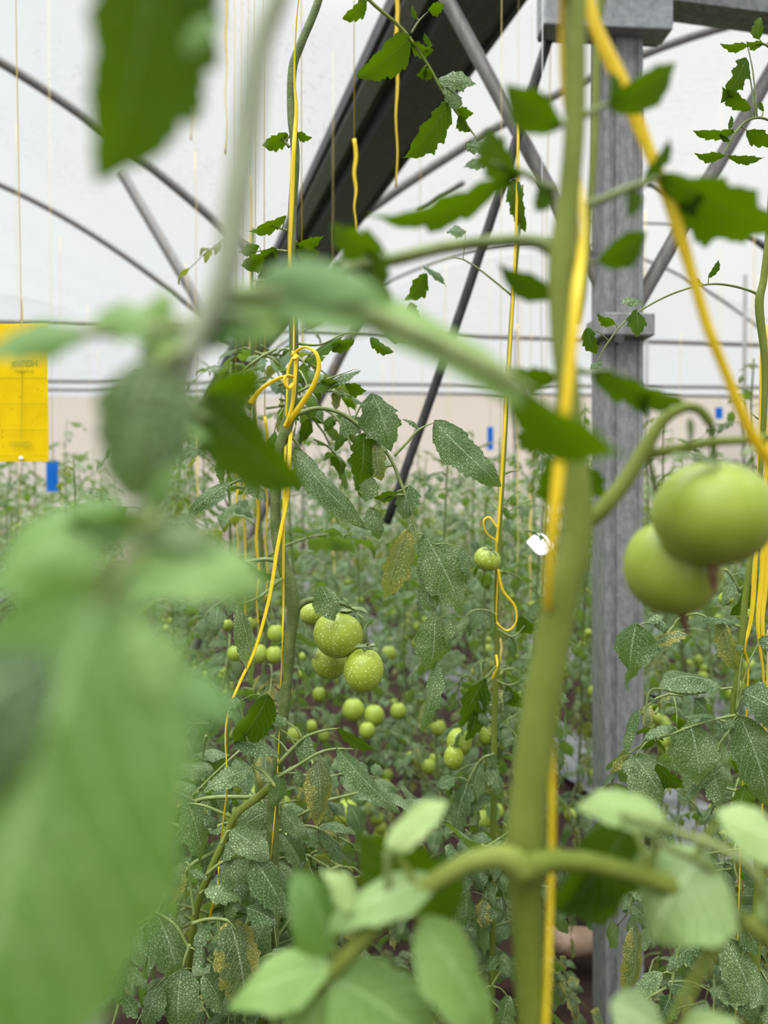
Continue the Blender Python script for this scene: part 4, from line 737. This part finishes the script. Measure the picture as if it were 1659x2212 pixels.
# crumpled tan sheet and white paper tag near the post foot
mb = MB(); q = P(1262, 2060, 2.5); q.z = .06
mb.tube([(q.x-.10, q.y, .10, .055), (q.x-.05, q.y+.02, .08, .07), (q.x+.03, q.y+.01, .09, .06), (q.x+.09, q.y, .12, .04)], 12, 5, flat=.6)
tag(solo('crumpled_sheet', mb, simple('tan_sheet', (.20, .135, .09), .8, .2, 12, (.30, .21, .15), bump=1.0, bscale=25), Vector((q.x, q.y, 0))), 'crumpled tan sheet on the soil left of the foot of the square post', 'sheet')
mb = MB(); pxblade(mb, (1195, 1180), (1138, 1170), 46, 1.7, f=.9, lob=0, teeth=0); q = P(1168, 1165, 1.7); mb.tube([(*q, .0008), (q.x, q.y, 2.4, .0008), (q.x, q.y, 3.4, .0008)], 4, 1)
tag(solo('white_tag', mb, simple('white_paper', (.85, .85, .87), .5), P(1168, 1180, 1.7)), 'small white tag hanging in the leaves just left of the blurred foreground stem', 'tag')

# ---------------------------------------------------------------- generic leaves and plants
def genleaf(rng, Lr, rows, m, pairs=3, droop=1.0):
    mb = MB()
    def c(s): return Vector((Lr*(s-.12*s*s*droop), Lr*.05*math.sin(s*3+ph), Lr*(.32*s-.75*s*s*droop)))
    ph = rng.random()*6
    mb.tube([(*c(k/5), .0026*(1-.6*k/5)) for k in range(6)], 5, 1, mi=1)
    def leaflet(p, dr, ln, w):
        dr = dr.normalized(); tip = p+dr*ln; nn = Vector((rng.uniform(-.35, .35)+.25, rng.uniform(-.35, .35), 1))
        blade(mb, p+dr*ln*.08, tip, nn, w, rows, m, rng, .2, .1 if rows > 12 else 0, rng.uniform(.15, .6), rng.uniform(.05, .2), rng.uniform(-.08, .08), .06, 3)
    for k in range(pairs):
        s = (.38 if Lr > .15 else .22)+(.5 if Lr > .15 else .62)*k/pairs; p = c(s); t = (c(s+.05)-p).normalized()
        for sg in (-1, 1):
            ln = Lr*rng.uniform(.28, .42)*(1-.12*abs(k-1)); d_ = t*.55 + Vector((0, sg, 0)) + Vector((0, 0, -rng.uniform(.1, .8)*droop))
            leaflet(p, d_, ln, ln*rng.uniform(.45, .62))
        if rows > 8:
            p = c(s+.09); ln = Lr*.09; leaflet(p, t*.4+Vector((0, rng.choice((-1, 1)), -.2)), ln, ln*.6)
    p = c(.97); t = (c(1)-c(.9)).normalized(); leaflet(p, t+Vector((0, 0, -.25*droop)), Lr*.40, Lr*.24)
    return mb
rf = random.Random(5)
LM = [genleaf(rf, 1.0*s, 18, 2, 3, dr).mesh('leaf', [mt, STALK]) for s, dr, mt in ((.22, 1.0, LEAF), (.20, 1.3, LEAF), (.24, .8, LEAF), (.18, 1.5, LEAFY), (.21, 1.1, LEAF))]
SML = [genleaf(rf, .12, 14, 2, 2, dr).mesh('leaf', [mt, STALK]) for dr, mt in ((1.0, LEAF), (.6, LEAF), (1.4, LEAFY), (.9, LEAFD))]
def orient(az, pitch, roll=0): return Matrix.Rotation(az, 4, 'Z') @ Matrix.Rotation(pitch, 4, 'Y') @ Matrix.Rotation(roll, 4, 'X')
def put_leaf(parent, me, loc, az, pitch, sc=1.0, roll=0):
    o = bpy.data.objects.new('leaf', me); COL.objects.link(o); o.parent = parent
    o.matrix_local = Matrix.Translation(loc) @ orient(az, pitch, roll) @ Matrix.Scale(sc, 4); return o
fm = tomato_mesh('tomato', FRUITF, 18, 12, plum=.2); fm.f = [f[::-1] for f in fm.f]; FM = fm.mesh('tomato', FRUITF)
def stem_of(rng, h, r):
    pts = [(0, 0, 0)]; x = y = 0
    for k in range(1, 9):
        x += rng.uniform(-.02, .02); y += rng.uniform(-.02, .02); pts.append((x, y, h*k/8))
    return [(p[0], p[1], p[2], r*(1-.55*k/8)) for k, p in enumerate(pts)]
def at_h(pts, z):
    for a, b in zip(pts, pts[1:]):
        if a[2] <= z <= b[2]:
            k = (z-a[2])/(b[2]-a[2]); return Vector((a[0]+(b[0]-a[0])*k, a[1]+(b[1]-a[1])*k, z))
    return Vector(pts[-1][:3])
def mid_plant(seed, h=1.95, nl=30, lo=.06, leafset=LM, fruits=2, sc=(.8, 1.15)):
    rng = random.Random(seed); root = empty('tomato_plant', (0, 0, 0)); pts = stem_of(rng, h, .0065)
    mb = MB(); mb.tube(pts, 8, 3); link('main_stem', mb.mesh('main_stem', STEMD), root)
    az = rng.random()*6
    for k in range(nl):
        z = lo+(h-lo)*(k+.5)/nl; az += 2.4+rng.uniform(-.4, .4); top = k/nl
        put_leaf(root, rng.choice(leafset), at_h(pts, z), az, rng.uniform(-.1, .5)-.5*top, rng.uniform(*sc)*(1-.45*max(0, top-.6)/.4), rng.uniform(-.4, .4))
    for k in range(fruits):
        z = rng.uniform(.45, h*.72); a = rng.random()*6; p = at_h(pts, z); q = p+Vector((math.cos(a)*.07, math.sin(a)*.07, -.01))
        mb = MB(); mb.tube([(*p, .002), (*((p+q)/2+Vector((0, 0, .02))), .0018), (*q, .0015), (*(q+Vector((0, 0, -.09))), .001)], 5, 2); tr = link('fruit_truss', mb.mesh('fruit_truss', STEMD), root)
        for j in range(rng.randint(2, 4)):
            o = link('tomato', FM, root); o.location = q+Vector((rng.uniform(-.035, .035), rng.uniform(-.035, .035), -.03-.035*j)); r = rng.uniform(.016, .027); o.scale = (r, r, r*1.1)
    return root
def far_plant(seed, h):
    rng = random.Random(seed); pts = stem_of(rng, h, .007); mb = MB(); mb.tube(pts, 5, 1, mi=1); az = 0
    for k in range(26):
        z = .08+(h-.08)*(k+.5)/26; az += 2.4+rng.uniform(-.4, .4); g = genleaf(rng, rng.uniform(.20, .29)*(1-.4*max(0, k/26-.6)/.4), 6, 1, 3, rng.uniform(.8, 1.4))
        M = Matrix.Translation(at_h(pts, z)) @ orient(az, rng.uniform(-.1, .5)-.4*k/26); b = len(mb.v)
        mb.v += [tuple(M @ Vector(v)) for v in g.v]; mb.f += [tuple(b+i for i in f) for f in g.f]; mb.uv += g.uv; mb.mi += g.mi
    for k in range(5):
        p = at_h(pts, rng.uniform(.4, h*.75))+Vector((rng.uniform(-.08, .08), rng.uniform(-.08, .08), 0)); b = len(mb.v); r = rng.uniform(.018, .028)
        t = tomato_mesh('t', None, 10, 7); mb.v += [tuple(Vector(v)*r+p) for v in t.v]; mb.f += [tuple(b+i for i in f)[::-1] for f in t.f]; mb.uv += t.uv; mb.mi += [2]*len(t.f)
    return mb.mesh('tomato_plant', [LEAFF, STEMD, FRUITF])
MIDS = [mid_plant(s, h, fruits=f) for s, h, f in ((1, 2.0, 2), (2, 1.9, 2), (3, 2.1, 1))]
FARM = [far_plant(30+k, h) for k, h in enumerate((1.95, 2.1, 1.85, 2.2))]
used = [False]*3
def place_mid(k, x, y, rz, label, group=None, sc=1.0):
    if not used[k]: o = MIDS[k]; used[k] = True
    else: o = copy_tree(MIDS[k])
    o.location = (x, y, 0); o.rotation_euler = (0, 0, rz); o.scale = (sc, sc, sc); tag(o, label, 'plant')
    if group: o['group'] = group
    elif 'group' in o: del o['group']
    return o
def px_ground(px, d): q = P(px, 1076, d); return q.x, q.y
# near neighbours, placed where their stems stand in the photo
near = [(556, 1.45, 0, 1.0, 'tomato vine just behind and left of the sharp vine, hung with several twines'),
        (470, 1.75, 1, .95, 'tomato vine behind the soft left leaves, second to the left of the sharp vine'),
        (1180, 2.3, 2, .82, 'tomato vine behind the blurred foreground stem, beside the square post'),
        (1430, 2.35, 0, .88, 'tomato vine standing just right of the square post'),
        (1560, 1.7, 1, .84, 'tomato vine behind the sharp right-hand vine'),
        (790, 2.5, 1, .86, 'tomato vine behind the group of three speckled tomatoes'),
        (960, 2.1, 2, .78, 'tomato vine behind the foot of the leaning rod'),
        (330, 2.2, 2, .92, 'tomato vine low at left behind the huge soft leaves'),
        (1640, 2.6, 0, .98, 'tomato vine at the right edge behind the bunched twines'),
        (150, 2.0, 0, .8, 'tomato vine under the yellow sticky card'),
        (700, 3.1, 0, .9, 'blurred tomato vine far behind the sharp vine, right of its stem'),
        (880, 2.75, 1, .84, 'blurred tomato vine between the three speckled tomatoes and the leaning rod'),
        (1050, 1.95, 0, .76, 'tomato vine behind the thin vine with the single high tomato'),
        (1250, 2.9, 2, .88, 'blurred tomato vine seen between the foreground stem and the post'),
        (620, 2.3, 2, .84, 'tomato vine directly behind the sharp vine')]
taken = []
for px, d, k, sc, lab in near:
    x, y = px_ground(px, d); place_mid(k, x, y, R0.random()*6, lab, sc=sc); taken.append((x, y))
# rows going away
rr = random.Random(11); nf = 0; tw_pts = []
for row in range(-8, 10):
    t = .15+row*.85+(.25 if row > 0 else 0)
    s = 2.4
    while s < 14.8:
        p = G(s+rr.uniform(-.1, .1), t+rr.uniform(-.08, .08), 0); s += .38 if s < 7 else .56
        if p.y < 2.7: continue
        sxp = p.x/p.y
        if abs(sxp) > .56 or p.y > 14.3 or any((p.x-a)**2+(p.y-b)**2 < (.06 if p.y < 5 else .10) for a, b in taken): continue
        if abs(t-TG) < .4 and abs(p.y-2.05) < .5: continue
        near_ = p.y < 4.4
        if near_ and nf % 1 == 0:
            place_mid(rr.randrange(3), p.x, p.y, rr.random()*6, 'leafy tomato vine in the blurred middle rows with yellow twine', 'tomato vines in the middle rows', sc=rr.uniform(.8, .93))
        else:
            o = link('tomato_plant', rr.choice(FARM)); o.location = (p.x, p.y, 0); o.rotation_euler = (0, 0, rr.random()*6); k = rr.uniform(.82, .98); o.scale = (k, k, k)
            tag(o, 'far blurred tomato vine in the back rows below the cream wall', 'plant', 'tomato vines in the back rows')
        taken.append((p.x, p.y)); nf += 1; tw_pts.append((p, near_))
# overhead twines
def vtwine(x, y, zt, zb, r, mat, lab, grp, rng):
    mb = MB(); n_ = 7; mb.tube([(x+rng.uniform(-.012, .012), y+rng.uniform(-.012, .012), zb+(zt-zb)*(1-k/n_), r*rng.uniform(.8, 1.2)) for k in range(n_+1)], 5, 2, flat=.4, twist=3)
    return tag(solo('twine', mb, mat, Vector((x, y, zt))), lab, 'twine', grp)
for i, (p, nr) in enumerate(tw_pts):
    if i % 4 == 0 and p.y < 11:
        vtwine(p.x+.02, p.y-.06, 3.3, .5, .0018 if nr else .0024, TWINEP, 'faded yellow twine hanging from the roof among the blurred rows', 'hanging twines over the rows', rr)
for px, d, y0, y1, w in ((553, 1.40, 1040, 1420, 8), (572, 1.42, 900, 1300, 8), (510, 1.6, 1020, 1200, 6), (525, 1.7, 960, 1400, 8), (425, 2.6, 900, 1100, 8), (720, 3.2, 1080, 1250, 8), (1118, 2.4, 700, 1250, 4), (1145, 2.9, 1060, 1300, 6), (855, 1.7, -50, 400, 10), (1300, 2.6, 1480, 1700, 6), (765, 1.6, 300, 520, 10), (652, 1.5, 600, 980, 3), (486, 1.9, -50, 330, 8), (538, 1.9, 380, 900, 7), (411, 3.0, -50, 300, 6), (1080, 1.9, 1380, 1500, 5)):
    a = P(px, y0, d); b = P(px+3, y1, d); vv = w/2/F*d
    mb = MB(); mb.tube([(a.x+.004*(k % 2), a.y, a.z+(b.z-a.z)*k/6, vv) for k in range(7)], 6, 3, flat=.4, twist=2)
    if y0 > 0: mb.tube([(a.x, a.y, 3.3, .0006), (a.x, a.y, (3.3+a.z)/2, .0006), (a.x, a.y, a.z, .001)], 5, 1)
    where = 'at the top' if y1 < 600 else ('behind the sharp vine' if 500 < px < 700 else ('right of centre' if px > 1000 else 'in the left half'))
    tag(solo('twine', mb, TWINE if d < 1.8 else TWINEP, a), 'slack yellow twine '+where+' hanging '+('above the gutter line' if y1 < 600 else 'down among the leaves'), 'twine', 'slack twines '+where)
# explicit blurred fruit of the middle distance
host = {o.get('label'): o for o in COL.objects if o.name.startswith('tomato_plant') and o.parent is None}
def hang(lab, lst):
    root = host[lab]; inv = Matrix.Translation(root.location) @ Matrix.Rotation(root.rotation_euler[2], 4, 'Z') @ Matrix.Diagonal((*root.scale, 1)); inv = inv.inverted()
    for px, py, w, d in lst:
        c = P(px, py, d); o = link('tomato', FM, root); o.location = inv @ c; r = w/2/F*d/root.scale[0]; o.scale = (r, r, r*1.1)
        mb = MB(); ax = Vector((root.location.x, root.location.y, c.z+.05)); a = inv @ ax; b = inv @ (c+Vector((0, 0, w/2/F*d))); mm = (a+b)/2+Vector((0, 0, .03)); mb.tube([(*a, .0018), (*mm, .0016), (*b, .0012)], 5, 3); link('fruit_stalk', mb.mesh('fruit_stalk', STEMD), root)
hang(near[0][4], [(507, 1411, 32, 1.4), (596, 1368, 36, 1.4), (592, 1414, 36, 1.38), (558, 1412, 40, 1.38), (545, 1345, 26, 1.45), (492, 1350, 24, 1.5)])
hang(near[5][4], [(763, 1533, 46, 2.2), (808, 1546, 44, 2.2), (793, 1578, 34, 2.15), (748, 1757, 54, 1.9), (705, 1440, 30, 2.6), (690, 1500, 30, 2.4), (860, 1536, 34, 2.4), (840, 1412, 32, 2.7), (700, 1590, 24, 2.3)])
hang(near[6][4], [(948, 1572, 32, 2.1), (940, 1640, 26, 2.2)])
hang(near[3][4], [(1283, 1494, 26, 2.3), (1290, 1672, 30, 2.2), (1232, 1760, 26, 2.3)])
# dense low foliage around the sharp vines
def scatter(root, px0, px1, py0, py1, d0, d1, n_, seed, meshes=SML, sc=(.7, 1.2)):
    rng = random.Random(seed)
    for k in range(n_):
        px, py, d = rng.uniform(px0, px1), rng.uniform(py0, py1), rng.uniform(d0, d1)
        loc = P(px, py, d)-root.location
        put_leaf(root, rng.choice(meshes), loc, rng.random()*6.28, rng.uniform(-.2, .8), rng.uniform(*sc), rng.uniform(-.6, .6))
scatter(C_, 350, 760, 1560, 2212, 1.0, 1.2, 42, 1, LM, (.5, .9)); scatter(C_, 380, 700, 1780, 2250, .95, 1.15, 26, 2)
scatter(D_, 1000, 1150, 1350, 1900, 1.28, 1.5, 34, 3, LM, (.35, .55)); scatter(D_, 900, 1200, 1750, 2250, 1.15, 1.5, 36, 4, LM, (.5, .8))
scatter(E_, 1400, 1700, 1480, 1900, 1.0, 1.25, 26, 5, SML+LM[:2], (.6, .9)); scatter(E_, 1380, 1700, 1850, 2250, .98, 1.25, 30, 6, LM, (.45, .75))
scatter(C_, 540, 700, 740, 960, 1.1, 1.3, 20, 7, SML, (.7, 1.1))
scatter(D_, 1040, 1160, 900, 1250, 1.4, 1.6, 10, 8, SML, (.6, .9))
